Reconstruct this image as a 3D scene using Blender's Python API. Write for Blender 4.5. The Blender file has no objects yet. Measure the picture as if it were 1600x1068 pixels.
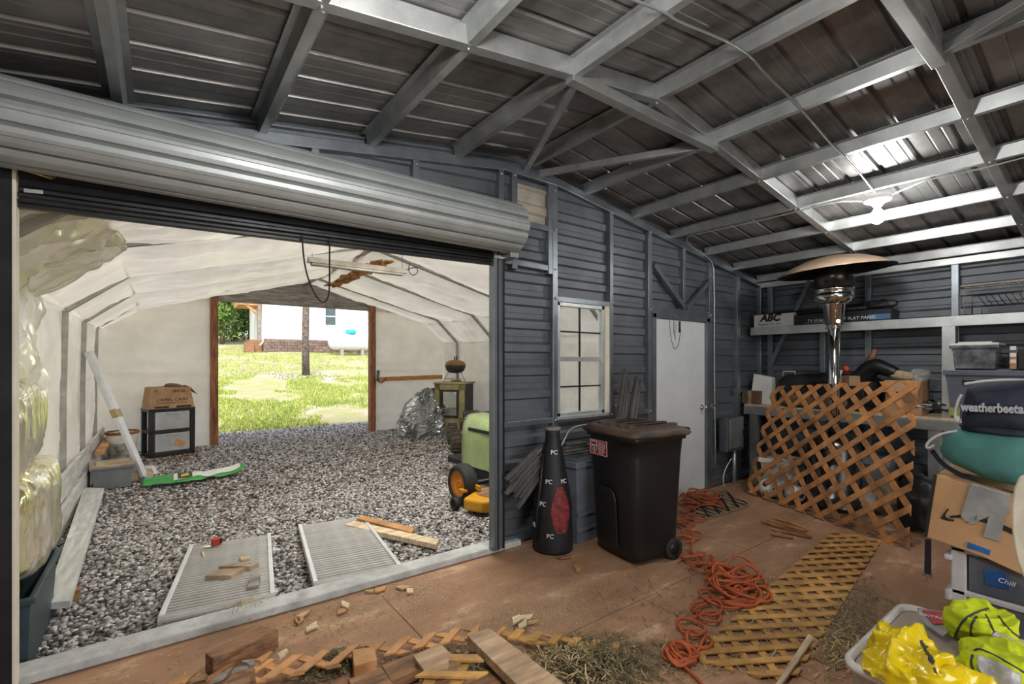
import bpy, bmesh, math, random
import numpy as np
from mathutils import Vector, Matrix, Euler, noise
random.seed(7); np.random.seed(7)
R = math.radians
SC = bpy.context.scene
COL = SC.collection
# ------------------------------------------------------------ camera, sky, lights, exposure
F, HY, CH, YAW = 742.0, 566.0, 1.52, R(36.68)
cd = bpy.data.cameras.new('camera'); cam = bpy.data.objects.new('camera', cd); COL.objects.link(cam)
cd.sensor_fit = 'HORIZONTAL'; cd.sensor_width = 36; cd.lens = 36*F/1600; cd.shift_y = (HY-534)/1600; cd.clip_start = .05; cd.clip_end = 400
cam.location = (0, 0, CH); cam.rotation_euler = (R(90), 0, -YAW); SC.camera = cam
w = bpy.data.worlds.new('sky'); SC.world = w; w.use_nodes = True
wn = w.node_tree; bgn = wn.nodes['Background']
sky = wn.nodes.new('ShaderNodeTexSky'); sky.sky_type = 'NISHITA'; sky.sun_disc = False; sky.sun_elevation = R(50); sky.sun_rotation = R(200); sky.air_density = 1.0; sky.dust_density = 3.0
hs = wn.nodes.new('ShaderNodeHueSaturation'); hs.inputs['Saturation'].default_value = .45
wn.links.new(sky.outputs[0], hs.inputs['Color']); wn.links.new(hs.outputs[0], bgn.inputs['Color']); bgn.inputs['Strength'].default_value = .32
def lamp(name, kind, loc, energy, color=(1, 1, 1), size=.1, rot=None, sizey=None):
    l = bpy.data.lights.new(name, kind); l.energy = energy; l.color = color
    o = bpy.data.objects.new(name, l); COL.objects.link(o); o.location = loc
    if kind == 'AREA':
        l.size = size
        if sizey: l.shape = 'RECTANGLE'; l.size_y = sizey
    elif kind == 'SUN': l.angle = size
    else: l.shadow_soft_size = size
    if rot: o.rotation_euler = rot
    return o
lamp('sun', 'SUN', (0, 0, 20), 2.3, (1, .95, .88), R(8), (R(28), R(-14), 0))
lamp('rear_fill_light', 'AREA', (1.6, -2.9, 1.6), 62, (1, .97, .93), 3.2, (R(90), 0, R(0)), 2.2)      # added fill light behind the camera, set at the rear opening
lamp('tunnel_fill_light', 'AREA', (2.5, 4.15, 2.90), 95, (1, .96, .88), 1.9, (R(32), 0, 0), 1.1)  # added fill light kept out of view behind the header; no fixture hangs here
SC.view_settings.view_transform = 'Standard'; SC.view_settings.look = 'None'; SC.view_settings.exposure = 0.32; SC.view_settings.gamma = 1.0; SC.view_settings.use_curve_mapping = False
SC.cycles.max_bounces = 8; SC.cycles.transparent_max_bounces = 12; SC.cycles.use_denoising = True
# ------------------------------------------------------------ helpers
SN, CS = math.sin(YAW), math.cos(YAW)
def at(x, y, X=None, Y=None, Z=None, d=None):
    """photo pixel -> point on a plane of the place"""
    u = (x-800)/F; r = Vector((SN+CS*u, CS-SN*u, -(y-HY)/F))
    t = X/r.x if X is not None else Y/r.y if Y is not None else (Z-CH)/r.z if Z is not None else d
    return Vector((0, 0, CH))+r*t
V = Vector
WM = {}
def tag(o, label=None, cat=None, group=None, kind=None):
    if label: o['label'] = label
    if cat: o['category'] = cat
    if group: o['group'] = group
    if kind: o['kind'] = kind
    return o
def thing(name, label, cat, loc=(0, 0, 0), rz=0, group=None, rot=None):
    o = bpy.data.objects.new(name, None); COL.objects.link(o); o.empty_display_size = .1
    o.location = loc; o.rotation_euler = rot if rot else (0, 0, rz)
    WM[o] = Matrix.LocRotScale(V(loc), Euler(o.rotation_euler), None)
    return tag(o, label, cat, group)
def frame(name, loc=(0, 0, 0), kind='structure'):
    o = bpy.data.objects.new(name, None); COL.objects.link(o); o.location = loc; WM[o] = Matrix.Translation(V(loc)); o['kind'] = kind
    return o
class MB:
    def __init__(s): s.bm = bmesh.new()
    def faces(s, vs, fs, sm=False):
        bv = [s.bm.verts.new(v) for v in vs]
        for f in fs:
            try: s.bm.faces.new([bv[i] for i in f]).smooth = sm
            except ValueError: pass
        return s
    def box(s, c, size, rot=None):
        c = V(c); h = V(size)/2; m = rot if rot is not None else Matrix.Identity(3)
        if isinstance(m, (tuple, list)): m = Euler(m).to_matrix()
        vs = [c+m@V((sx*h.x, sy*h.y, sz*h.z)) for sx in (-1, 1) for sy in (-1, 1) for sz in (-1, 1)]
        return s.faces(vs, [(0, 1, 3, 2), (4, 6, 7, 5), (0, 4, 5, 1), (2, 3, 7, 6), (0, 2, 6, 4), (1, 5, 7, 3)])
    def bb(s, a, b): return s.box([(p+q)/2 for p, q in zip(a, b)], [abs(p-q) for p, q in zip(a, b)])
    def beam(s, p0, p1, wd, hg, up=(0, 0, 1), off=(0, 0)):
        p0, p1 = V(p0), V(p1); x = (p1-p0).normalized(); y = V(up).cross(x).normalized(); z = x.cross(y)
        m = Matrix((x, y, z)).transposed()
        return s.box((p0+p1)/2+y*off[0]+z*off[1], ((p1-p0).length, wd, hg), m)
    def prism(s, poly, depth, m=None, sm=False):
        """poly in local xy, extruded along local z by depth; m places it"""
        m = m or Matrix.Identity(4); n = len(poly)
        vs = [m@V((p[0], p[1], 0)) for p in poly]+[m@V((p[0], p[1], depth)) for p in poly]
        return s.faces(vs, [tuple(range(n))[::-1], tuple(range(n, 2*n))]+[(i, (i+1) % n, n+(i+1) % n, n+i) for i in range(n)], sm)
    def tube(s, pts, r, n=8, cyc=False, cap=True):
        pts = [V(p) for p in pts]; N = len(pts); rs = [float(q) for q in np.interp(np.linspace(0, 1, N), np.linspace(0, 1, len(r)), r)] if isinstance(r, (list, tuple)) else [r]*N
        vs, fs = [], []; prev = None
        for i, p in enumerate(pts):
            t = (pts[(i+1) % N]-pts[i-1]) if cyc else (pts[min(i+1, N-1)]-pts[max(i-1, 0)])
            t = t.normalized() if t.length > 1e-9 else V((0, 0, 1))
            a = prev if prev is not None else (V((0, 0, 1)) if abs(t.z) < .9 else V((1, 0, 0)))
            a = (a-t*a.dot(t)); a = a.normalized() if a.length > 1e-6 else t.orthogonal().normalized(); prev = a; b = t.cross(a)
            vs += [p+(a*math.cos(k*2*math.pi/n)+b*math.sin(k*2*math.pi/n))*rs[i] for k in range(n)]
        for i in range(N if cyc else N-1):
            j = (i+1) % N
            fs += [(i*n+k, i*n+(k+1) % n, j*n+(k+1) % n, j*n+k) for k in range(n)]
        s.faces(vs, fs, True)
        if cap and not cyc:
            s.bm.verts.ensure_lookup_table(); L = len(s.bm.verts)-len(vs)
            for base in (L, L+(N-1)*n):
                try: s.bm.faces.new([s.bm.verts[base+k] for k in range(n)])
                except ValueError: pass
        return s
    def lathe(s, prof, c=(0, 0, 0), n=24, m=None, sm=True, cap=True):
        m = m or Matrix.Translation(V(c)); vs, fs = [], []
        for r, z in prof: vs += [m@V((r*math.cos(k*2*math.pi/n), r*math.sin(k*2*math.pi/n), z)) for k in range(n)]
        for i in range(len(prof)-1): fs += [(i*n+k, i*n+(k+1) % n, (i+1)*n+(k+1) % n, (i+1)*n+k) for k in range(n)]
        if cap:
            if prof[0][0] > 1e-4: fs.append(tuple(range(n))[::-1])
            if prof[-1][0] > 1e-4: fs.append(tuple((len(prof)-1)*n+k for k in range(n)))
        return s.faces(vs, fs, sm)
    def grid(s, fn, nu, nv, sm=True, cyc=False):
        vs = [fn(i/(nu if cyc else nu-1), j/(nv-1)) for j in range(nv) for i in range(nu)]
        return s.faces(vs, [(j*nu+i, j*nu+(i+1) % nu, (j+1)*nu+(i+1) % nu, (j+1)*nu+i) for j in range(nv-1) for i in range(nu if cyc else nu-1)], sm)
    def loft(s, rings, sm=True, cap=True):
        n = len(rings[0]); vs = [V(p) for r in rings for p in r]
        fs = [(i*n+k, i*n+(k+1) % n, (i+1)*n+(k+1) % n, (i+1)*n+k) for i in range(len(rings)-1) for k in range(n)]
        if cap: fs += [tuple(range(n))[::-1], tuple((len(rings)-1)*n+k for k in range(n))]
        return s.faces(vs, fs, sm)
    def build(s, name, m, parent=None, world=False, bevel=0, seg=2, thick=0, sub=0, merge=True, norm=True, disp=None, origin=None):
        if merge: bmesh.ops.remove_doubles(s.bm, verts=s.bm.verts, dist=1e-5)
        if norm: bmesh.ops.recalc_face_normals(s.bm, faces=s.bm.faces)
        me = bpy.data.meshes.new(name)
        if parent is not None and world: s.bm.transform(WM[parent].inverted())
        c = V((0, 0, 0))
        if parent is None:
            if origin is not None: c = V(origin)
            else:
                co = [v.co for v in s.bm.verts]
                c = V(((min(p.x for p in co)+max(p.x for p in co))/2, (min(p.y for p in co)+max(p.y for p in co))/2, min(p.z for p in co)))
            s.bm.transform(Matrix.Translation(-c))
        s.bm.to_mesh(me); s.bm.free()
        if m is not None: me.materials.append(M[m] if isinstance(m, str) else m)
        o = bpy.data.objects.new(name, me); COL.objects.link(o); o.location = c
        if parent is not None: o.parent = parent; WM[o] = WM[parent]
        else: WM[o] = Matrix.Translation(c)
        if thick: d = o.modifiers.new('solid', 'SOLIDIFY'); d.thickness = thick; d.offset = 0
        if bevel: d = o.modifiers.new('bevel', 'BEVEL'); d.width = bevel; d.segments = seg; d.limit_method = 'ANGLE'; d.angle_limit = R(40); d.harden_normals = False
        if sub: d = o.modifiers.new('sub', 'SUBSURF'); d.levels = sub; d.render_levels = sub
        return o
def dup(root, loc=None, rot=None, label=None):
    r = root.copy(); COL.objects.link(r)
    if loc is not None: r.location = loc
    if rot is not None: r.rotation_euler = rot
    if label: r['label'] = label
    def rec(a, b):
        for ch in [k for k in KIDS(a)]:
            c = ch.copy(); COL.objects.link(c); c.parent = b; rec(ch, c)
    rec(root, r); return r
def KIDS(a): return [o for o in bpy.data.objects if o.parent == a]
def share(o, parent, mtx):
    """another piece sharing o's mesh"""
    c = o.copy(); COL.objects.link(c); c.parent = parent; c.matrix_local = mtx; return c
def pieces(name, me_obj, parent, mats):
    me_obj.matrix_local = mats[0]
    for m in mats[1:]: share(me_obj, parent, m)
def rawmesh(name, vs, fs, m, kind='stuff', smooth=False, parent=None):
    """numpy verts and equal-size faces -> one object"""
    vs = np.asarray(vs, dtype=np.float32); fs = np.asarray(fs, dtype=np.int32); k = fs.shape[1]
    me = bpy.data.meshes.new(name); me.vertices.add(len(vs)); me.vertices.foreach_set('co', vs.ravel())
    me.loops.add(fs.size); me.loops.foreach_set('vertex_index', fs.ravel())
    me.polygons.add(len(fs)); me.polygons.foreach_set('loop_start', np.arange(0, fs.size, k, dtype=np.int32)); me.polygons.foreach_set('loop_total', np.full(len(fs), k, dtype=np.int32))
    if smooth: me.polygons.foreach_set('use_smooth', np.ones(len(fs), dtype=bool))
    me.update(calc_edges=True); me.materials.append(M[m])
    o = bpy.data.objects.new(name, me); COL.objects.link(o); o['kind'] = kind
    if parent is not None:
        o.parent = parent; o.matrix_parent_inverse = WM[parent].inverted()
    return o
def text(s, name, size, m, parent, mtx, ext=.0006, align='CENTER', shear=0, bold=0):
    c = bpy.data.curves.new(name, 'FONT'); c.body = s; c.size = size; c.extrude = ext; c.align_x = align; c.align_y = 'CENTER'; c.shear = shear; c.offset = bold
    c.resolution_u = 3
    q = bpy.data.objects.new(name, c); COL.objects.link(q); dg = bpy.context.evaluated_depsgraph_get()
    me = bpy.data.meshes.new_from_object(q.evaluated_get(dg)); bpy.data.objects.remove(q); bpy.data.curves.remove(c)
    me.materials.clear(); me.materials.append(M[m]); me.transform(WM[parent].inverted()@mtx)
    o = bpy.data.objects.new(name, me); COL.objects.link(o); o.parent = parent; WM[o] = WM[parent]; return o
def face_mtx(o, xdir, ydir):
    """matrix with origin o, x along xdir, y along ydir"""
    x = V(xdir).normalized(); z = x.cross(V(ydir)).normalized(); y = z.cross(x)
    m = Matrix((x, y, z)).transposed().to_4x4(); m.translation = V(o); return m
# ------------------------------------------------------------ materials
M = {}
def mat(name, col, rough=.6, metal=0, var=.12, vs=6, bump=0, bs=40, col2=None, stretch=None, spec=.5, trans=0, alpha=1, isl=0, emit=None, wear=None, coat=0, rv=0, tl=0):
    """colour with noise variation (towards col2), fine relief by bump; stretch = grain direction scaling; isl = variation per piece"""
    m = bpy.data.materials.new(name); m.use_nodes = True; nt = m.node_tree; b = nt.nodes['Principled BSDF']; L = nt.links.new
    b.inputs['Roughness'].default_value = rough; b.inputs['Metallic'].default_value = metal; b.inputs['Specular IOR Level'].default_value = spec
    b.inputs['Transmission Weight'].default_value = trans; b.inputs['Alpha'].default_value = alpha; b.inputs['Coat Weight'].default_value = coat
    tc = nt.nodes.new('ShaderNodeTexCoord'); mp = nt.nodes.new('ShaderNodeMapping'); L(tc.outputs['Object'], mp.inputs['Vector'])
    if stretch: mp.inputs['Scale'].default_value = stretch
    n = nt.nodes.new('ShaderNodeTexNoise'); n.inputs['Scale'].default_value = vs; n.inputs['Detail'].default_value = 6; n.inputs['Roughness'].default_value = .62; L(mp.outputs[0], n.inputs['Vector'])
    rp = nt.nodes.new('ShaderNodeValToRGB'); c2 = col2 or tuple(max(0, c*(1-2.2*var)) for c in col); c1 = col if col2 else tuple(min(1, c*(1+var)) for c in col)
    rp.color_ramp.elements[0].position = .35; rp.color_ramp.elements[1].position = .65; rp.color_ramp.elements[0].color = (*c2, 1); rp.color_ramp.elements[1].color = (*c1, 1)
    L(n.outputs['Fac'], rp.inputs['Fac']); out = rp.outputs[0]
    if isl:
        g = nt.nodes.new('ShaderNodeNewGeometry'); oi = nt.nodes.new('ShaderNodeObjectInfo'); ad = nt.nodes.new('ShaderNodeMath'); ad.operation = 'ADD'; L(g.outputs['Random Per Island'], ad.inputs[0]); L(oi.outputs['Random'], ad.inputs[1])
        fr = nt.nodes.new('ShaderNodeMath'); fr.operation = 'FRACT'; L(ad.outputs[0], fr.inputs[0])
        mr = nt.nodes.new('ShaderNodeMapRange'); mr.inputs['To Min'].default_value = 1-isl; mr.inputs['To Max'].default_value = 1+isl; L(fr.outputs[0], mr.inputs['Value'])
        hv = nt.nodes.new('ShaderNodeHueSaturation'); L(out, hv.inputs['Color']); L(mr.outputs[0], hv.inputs['Value']); out = hv.outputs[0]
    if wear:
        n3 = nt.nodes.new('ShaderNodeTexNoise'); n3.inputs['Scale'].default_value = wear[1]; n3.inputs['Detail'].default_value = 8; n3.inputs['Roughness'].default_value = .7; L(mp.outputs[0], n3.inputs['Vector'])
        r3 = nt.nodes.new('ShaderNodeValToRGB'); r3.color_ramp.elements[0].position = wear[2]; r3.color_ramp.elements[1].position = wear[2]+.1; L(n3.outputs['Fac'], r3.inputs['Fac'])
        mx = nt.nodes.new('ShaderNodeMix'); mx.data_type = 'RGBA'; L(r3.outputs[0], mx.inputs[0]); L(out, mx.inputs[6]); mx.inputs[7].default_value = (*wear[0], 1); out = mx.outputs[2]
    L(out, b.inputs['Base Color'])
    if rv:
        r4 = nt.nodes.new('ShaderNodeMapRange'); r4.inputs['To Min'].default_value = max(.02, rough-rv); r4.inputs['To Max'].default_value = min(1, rough+rv); L(n.outputs['Fac'], r4.inputs['Value']); L(r4.outputs[0], b.inputs['Roughness'])
    if bump:
        n2 = nt.nodes.new('ShaderNodeTexNoise'); n2.inputs['Scale'].default_value = bs; n2.inputs['Detail'].default_value = 5; L(mp.outputs[0], n2.inputs['Vector'])
        bp = nt.nodes.new('ShaderNodeBump'); bp.inputs['Strength'].default_value = bump; bp.inputs['Distance'].default_value = .01; L(n2.outputs['Fac'], bp.inputs['Height']); L(bp.outputs[0], b.inputs['Normal'])
    if emit: b.inputs['Emission Color'].default_value = (*emit[0], 1); b.inputs['Emission Strength'].default_value = emit[1]
    if tl:      # thin sheet that lets daylight through
        tb = nt.nodes.new('ShaderNodeBsdfTranslucent'); L(out, tb.inputs['Color']); ms = nt.nodes.new('ShaderNodeMixShader'); ms.inputs[0].default_value = tl
        L(b.outputs[0], ms.inputs[1]); L(tb.outputs[0], ms.inputs[2]); L(ms.outputs[0], nt.nodes['Material Output'].inputs['Surface'])
    M[name] = m; return m
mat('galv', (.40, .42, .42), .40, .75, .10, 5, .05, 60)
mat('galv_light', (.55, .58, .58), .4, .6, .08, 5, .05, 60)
mat('roof_metal', (.27, .27, .27), .47, .75, .16, 4, .03, 30, rv=.08)
mat('roof_metal2', (.33, .33, .325), .47, .75, .12, 4, .03, 30, rv=.08)
mat('panel', (.15, .167, .187), .42, .5, .1, 3, .3, 160)
mat('stud', (.22, .25, .28), .38, .75, .1, 5, .05, 60)
mat('screw', (.6, .62, .62), .3, .9)
mat('dark_metal', (.03, .032, .036), .45, .6, .15)
mat('door_curtain', (.39, .425, .43), .42, .35, .06, 4, .04, 80)
mat('white_door', (.60, .64, .67), .45, 0, .03, 3, .08, 120)
mat('cream', (.72, .68, .56), .5, 0, .05)
mat('glass', (.9, .93, .95), .02, 0, 0, trans=1, spec=.5)
mat('plywood', (.43, .245, .14), .78, 0, .3, 1.6, .25, 25, col2=(.27, .15, .085), stretch=(1, 2.5, 1), wear=((.60, .43, .28), 1.6, .58))
mat('dark_gap', (.03, .02, .015), .9)
mat('kerb', (.50, .51, .50), .75, 0, .12, 8, .3, 30, wear=((.34, .33, .32), 5, .58))
mat('gravel', (.37, .35, .335), .8, 0, .25, 30, isl=.95)
mat('ground', (.22, .2, .18), .95, 0, .3, 8, .5, 30)
mat('lining', (.80, .75, .66), .42, 0, .06, 2, .2, 9, coat=.1, wear=((.60, .54, .43), 1.2, .68), tl=.22)
mat('lining_end', (.80, .75, .69), .55, 0, .05, 1.5, .2, 7, wear=((.66, .59, .48), 1.0, .64), tl=.3)
mat('foil', (.82, .81, .74), .25, .3, .12, 3, .4, 9, col2=(.72, .70, .50), tl=.22)
mat('foil_wrap', (.86, .84, .76), .2, .7, .12, 4, 1.0, 6, col2=(.70, .64, .25), stretch=(.6, 3, .6))  # yellow second tone paints in the highlights reflected by the wrinkles
mat('dusty_plank', (.50, .34, .21), .8, 0, .2, 3, .25, 25, stretch=(1, 6, 6), wear=((.58, .46, .32), 3, .6))
mat('dusty_cedar', (.40, .29, .20), .8, 0, .2, 5, .2, 30, wear=((.22, .09, .04), 4, .62))
mat('bow', (.36, .35, .32), .5, .5, .12, wear=((.30, .2, .12), 4, .6))
mat('post_wood', (.30, .12, .05), .75, 0, .3, 3, .3, 20, stretch=(8, 8, 1))
mat('weather_wood', (.30, .27, .24), .8, 0, .25, 4, .3, 20, stretch=(1, 8, 8))
mat('white_wood', (.60, .60, .58), .7, 0, .14, 3, .25, 25, stretch=(8, 1, 8), wear=((.42, .39, .35), 6, .62))
mat('pine', (.52, .32, .16), .65, 0, .2, 3, .15, 30, stretch=(1, 12, 12), isl=.12)
mat('pine_pale', (.66, .52, .34), .65, 0, .18, 3, .15, 30, stretch=(1, 12, 12), isl=.1)
mat('cedar', (.50, .235, .085), .62, 0, .2, 4, .2, 30, stretch=(1, 8, 8), isl=.14)
mat('cedar_end', (.55, .28, .11), .65, 0, .2, 4, .2, 30, isl=.14)
mat('lattice', (.48, .215, .075), .62, 0, .25, 5, .2, 40, isl=.16)
mat('lattice_y', (.55, .30, .085), .6, 0, .2, 5, .2, 40, isl=.14)
mat('brown_wood', (.30, .155, .075), .75, 0, .28, 4, .3, 25, stretch=(1, 8, 8))
mat('black_plastic', (.012, .012, .014), .42, 0, .2, 8, .05, 60)
mat('rubber', (.018, .018, .018), .75, 0, .2, 20)
mat('chrome', (.72, .72, .70), .12, 1, .05)
mat('steel_dark', (.10, .095, .09), .28, .85, .3, 6)
mat('bulb', (1, 1, 1), .3, emit=((1, .97, .92), 30))
mat('white_paint', (.75, .75, .73), .45, 0, .04)
mat('porcelain', (.72, .72, .70), .3, 0, .03)
mat('house_white', (.84, .86, .88), .55, 0, .02)
mat('vent_sheet', (.40, .37, .31), .5, 0, .1, 6)
mat('brick_mat', (.20, .14, .12), .85, 0, .2, 10, .2, 40, isl=.25)
mat('mortar', (.34, .31, .29), .9)
mat('tank', (.72, .78, .80), .4, 0, .05)
mat('grass_soil', (.40, .34, .22), .95, 0, .3, 2.2, .5, 20, col2=(.28, .31, .10), wear=((.50, .42, .36), .8, .52))
mat('grass', (.26, .36, .06), .7, 0, .3, 1.2, isl=.4, col2=(.42, .46, .12))
mat('leafg', (.09, .16, .03), .6, 0, .3, 2, isl=.5, col2=(.16, .27, .05))
mat('bark', (.15, .12, .10), .9, 0, .3, 10, .5, 20)
# ------------------------------------------------------------ the building: roof
D = 3.16                        # front wall stud face
XR, ZR, SL = 2.57, 3.22, .149   # ridge
XE, XL, YB = 6.68, -1.54, -3.0  # right wall, left wall, rear
zr = lambda x: ZR-SL*abs(x-XR)
PX = [-.82, -.16, .50, 1.157, 1.833, XR, 3.22, 3.906, 4.569, 5.239, 5.89, 6.5]
RY = [D+.03, 1.893, .651, -.6, -1.85]
ceil = frame('ceiling')
RIB = .23
def roof_side(x0, x1, name):
    # ribbed sheets, one object per sheet (0.92 m cover, ribs run up the slope)
    y = D+.12; k = 0
    while y > YB:
        ya, yb = y, max(y-.92, YB); prof = []
        n = int(round((ya-yb)/RIB))
        for i in range(n):
            a = ya-i*RIB
            prof += [(a, 0), (a-.075, 0), (a-.0825, .003), (a-.09, 0), (a-.15, 0), (a-.1575, .003), (a-.165, 0), (a-.185, 0), (a-.195, .024), (a-.215, .024), (a-.225, 0)]
        prof.append((yb, 0))
        # the rib stands up on the outside, so it is a trough seen from below
        mb = MB(); vs = []
        for (yy, dz) in prof:
            for xx in (x0, x1): vs.append((xx, yy, zr(xx)+.078+dz))
        mb.faces(vs, [(2*i, 2*i+1, 2*i+3, 2*i+2) for i in range(len(prof)-1)])
        mb.build('roof_sheet', 'roof_metal' if k % 3 else 'roof_metal2', ceil, world=True, norm=False); y -= .92; k += 1
roof_side(XL-.1, XR, 'l'); roof_side(XR, XE+.1, 'r')
MB().beam((XR, D+.1, ZR+.085), (XR, YB, ZR+.085), .3, .006).build('ridge_cap', 'roof_metal', ceil, world=True)
def hat(mb, p0, p1, wd=.042, hg=.08, fl=.03, up=(0, 0, 1)):
    """hat channel: box with top flanges, bottom face at the line p0-p1"""
    p0, p1 = V(p0), V(p1); x = (p1-p0).normalized(); y = V(up).cross(x).normalized(); z = x.cross(y); t = .012
    pr = [(-wd/2-fl-t, hg), (-wd/2-t, hg), (-wd/2, 0), (wd/2, 0), (wd/2+t, hg), (wd/2+t+fl, hg), (wd/2+t+fl, hg+.003), (-wd/2-fl-t, hg+.003)]
    vs = [p+y*a+z*b for p in (p0, p1) for a, b in pr]; n = len(pr)
    return mb.faces(vs, [tuple(range(n))[::-1], tuple(range(n, 2*n))]+[(i, (i+1) % n, n+(i+1) % n, n+i) for i in range(n)])
for x in PX:
    for ya, yb in zip(RY[:-1], RY[1:]):
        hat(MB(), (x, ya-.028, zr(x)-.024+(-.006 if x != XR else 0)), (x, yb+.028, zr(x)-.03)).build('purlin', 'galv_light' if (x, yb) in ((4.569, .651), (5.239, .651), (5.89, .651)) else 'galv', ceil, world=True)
for y in RY[1:]:
    for xa, xb in ((XL, XR), (XE, XR)):
        MB().beam((xa, y, zr(xa)+.02), (xb, y, zr(xb)+.02), .06, .10).build('rafter', 'galv', ceil, world=True, bevel=.004)
    z = zr(1.833)-.03
    MB().bb((1.80, y-.032, z-.03), (3.25, y+.032, z+.03)).build('collar_tie', 'galv', ceil, world=True, bevel=.004)
    sc = MB()
    for x in PX[1:-1]: sc.lathe([(.008, 0), (.008, .006), (.003, .009)], n=6, m=Matrix.Translation(V((x, y, zr(x)-.03)))@Euler((R(180), 0, 0)).to_matrix().to_4x4())
    sc.build('rafter_bolts', 'screw', ceil, world=True)
for xa, xb in ((XL, XR), (XE+.1, XR)): MB().beam((xa, D+.10, zr(xa)+.06), (xb, D+.10, zr(xb)+.06), .02, .16).build('closure_strip', 'stud', ceil, world=True)
# braces fanning from the ridge of the front wall to the first rafter, and onwards
for xa, xb, ya, yb in ((2.5, 1.87, D, 1.93), (2.66, 3.19, D, 1.93), (2.66, 3.19, -.6, .64), (2.5, 1.87, -.6, .64)):
    MB().beam((xa, ya, ZR-.06), (xb, yb, zr(xb)-.035), .045, .05).build('brace', 'galv', ceil, world=True, bevel=.004)
# ------------------------------------------------------------ front wall with the roll-up door opening
JL, JR, HZ = -.56, 2.09, 2.30
wf = frame('wall_front', (2.5, D, 0))
def wpanel(x0, x1, z0, z1, name='wall_panel', m='panel', yy=D+.062, slope=True):
    """horizontal ribbed sheet; the ribs stand towards the room"""
    zs = [z0]; pitch = .2; k = math.ceil(z0/pitch)*pitch; prof = [(z0, 0)]
    while k < z1:
        for dz, dy in ((0, 0), (.014, -.022), (.075, -.022), (.10, 0), (.14, 0), (.143, -.002), (.146, 0)):
            if z0 < k+dz < z1: prof.append((k+dz, dy))
        k += pitch
    prof.append((z1, 0)); vs = []; fs = []
    xs = [x0, x1] if not (x0 < XR < x1) else [x0, XR, x1]
    for z, dy in prof:
        for x in xs: vs.append((x, yy+dy, min(z, zr(x)+.05)))
    nx = len(xs)
    for i in range(len(prof)-1):
        for j in range(nx-1): fs.append((i*nx+j, i*nx+j+1, (i+1)*nx+j+1, (i+1)*nx+j))
    return MB().faces(vs, fs).build(name, m, wf, world=True, norm=False)
def post(x, z0, z1, wd=.06, dp=.06, m='stud', y=D, name='stud', par=None):
    return MB().bb((x-wd/2, y, z0), (x+wd/2, y+dp, z1)).build(name, m, par or wf, world=True, bevel=.004)
def girt(x0, x1, z, hg=.05, dp=.05, z2=None, m='stud', name='girt', y=D+.004):
    return MB().beam((x0, y+dp/2, z), (x1, y+dp/2, z2 if z2 is not None else z), dp, hg).build(name, m, wf, world=True, bevel=.004)
wpanel(XL, JL-.06, 0, 3.3); wpanel(JL-.06, 2.275, HZ+.05, 3.3)
wpanel(2.275, 2.87, 0, 3.3); wpanel(2.87, 3.53, 0, 1.02); wpanel(2.87, 3.53, 2.11, 3.3); wpanel(3.53, 4.25, 0, 3.3)
wpanel(4.25, 5.28, 2.09, 3.3); wpanel(5.28, XE, 0, 3.3)
wpanel(2.40, 2.80, 2.70, 3.06, 'vent_panel', 'vent_sheet', D+.05)
for xa, xb in ((XL, XR), (XE, XR)):
    MB().beam((xa, D+.03, zr(xa)-.045), (xb, D+.03, zr(xb)-.045), .075, .07).build('top_chord', 'stud', wf, world=True, bevel=.004)
MB().bb((2.30, D-.008, ZR-.125), (2.86, D+.05, ZR-.075)).build('collar_tie', 'stud', wf, world=True, bevel=.004)
for x, z0, z1, wd, dp in ((-.60, 0, 2.32, .075, .065), (2.235, 0, 2.34, .09, .065), (2.836, 0, 3.1, .06, .06), (3.578, 1.02, 3.0, .05, .06), (4.185, 0, 2.92, .065, .07),
        (4.806, 2.12, 2.83, .05, .06), (5.345, 0, 2.76, .065, .07), (6.0, 0, 2.65, .08, .06), (6.6, 0, 2.55, .05, .06), (1.495, 2.4, 3.0, .05, .06), (.8, 2.4, 2.9, .05, .06), (2.25, 2.4, 3.1, .05, .06), (2.385, 2.3, 3.12, .055, .06), (2.78, 2.3, 3.1, .05, .06)):
    post(x, z0, z1, wd, dp)
girt(2.28, 2.81, 2.36, z2=2.35); girt(2.41, 2.81, 2.70); girt(2.866, 3.6, 2.09); girt(2.28, 4.16, 1.005); girt(4.16, 5.38, 2.085, .07); girt(5.9, 6.6, 1.15, .04); girt(2.28, 4.15, .05, .06)
girt(5.38, 6.6, .05, .06)
for xa, za, xb, zb in ((4.23, 2.56, 4.79, 2.14), (5.31, 2.50, 4.83, 2.14)): MB().beam((xa, D+.0, za), (xb, D+.0, zb), .045, .05).build('knee_brace', 'stud', wf, world=True, bevel=.004)
sc = MB()
for (x, z) in ((2.836, 2.35), (2.836, 2.7), (2.836, 2.09), (3.578, 2.09), (2.836, 1.005), (4.185, 1.005), (4.185, 2.085), (5.345, 2.085), (3.578, 1.01), (2.235, 2.0), (2.235, 1.8), (2.235, .9), (2.235, .12), (2.836, 3.05), (3.578, 2.98), (4.185, 2.9), (4.806, 2.8), (2.385, 3.08), (2.25, 3.06), (1.495, 2.95)):
    sc.lathe([(.012, 0), (.012, .006), (.004, .011)], n=8, m=Matrix.Translation(V((x, D, z)))@Euler((R(90), 0, 0)).to_matrix().to_4x4())
sc.build('screw_heads', 'screw', wf, world=True)
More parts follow.
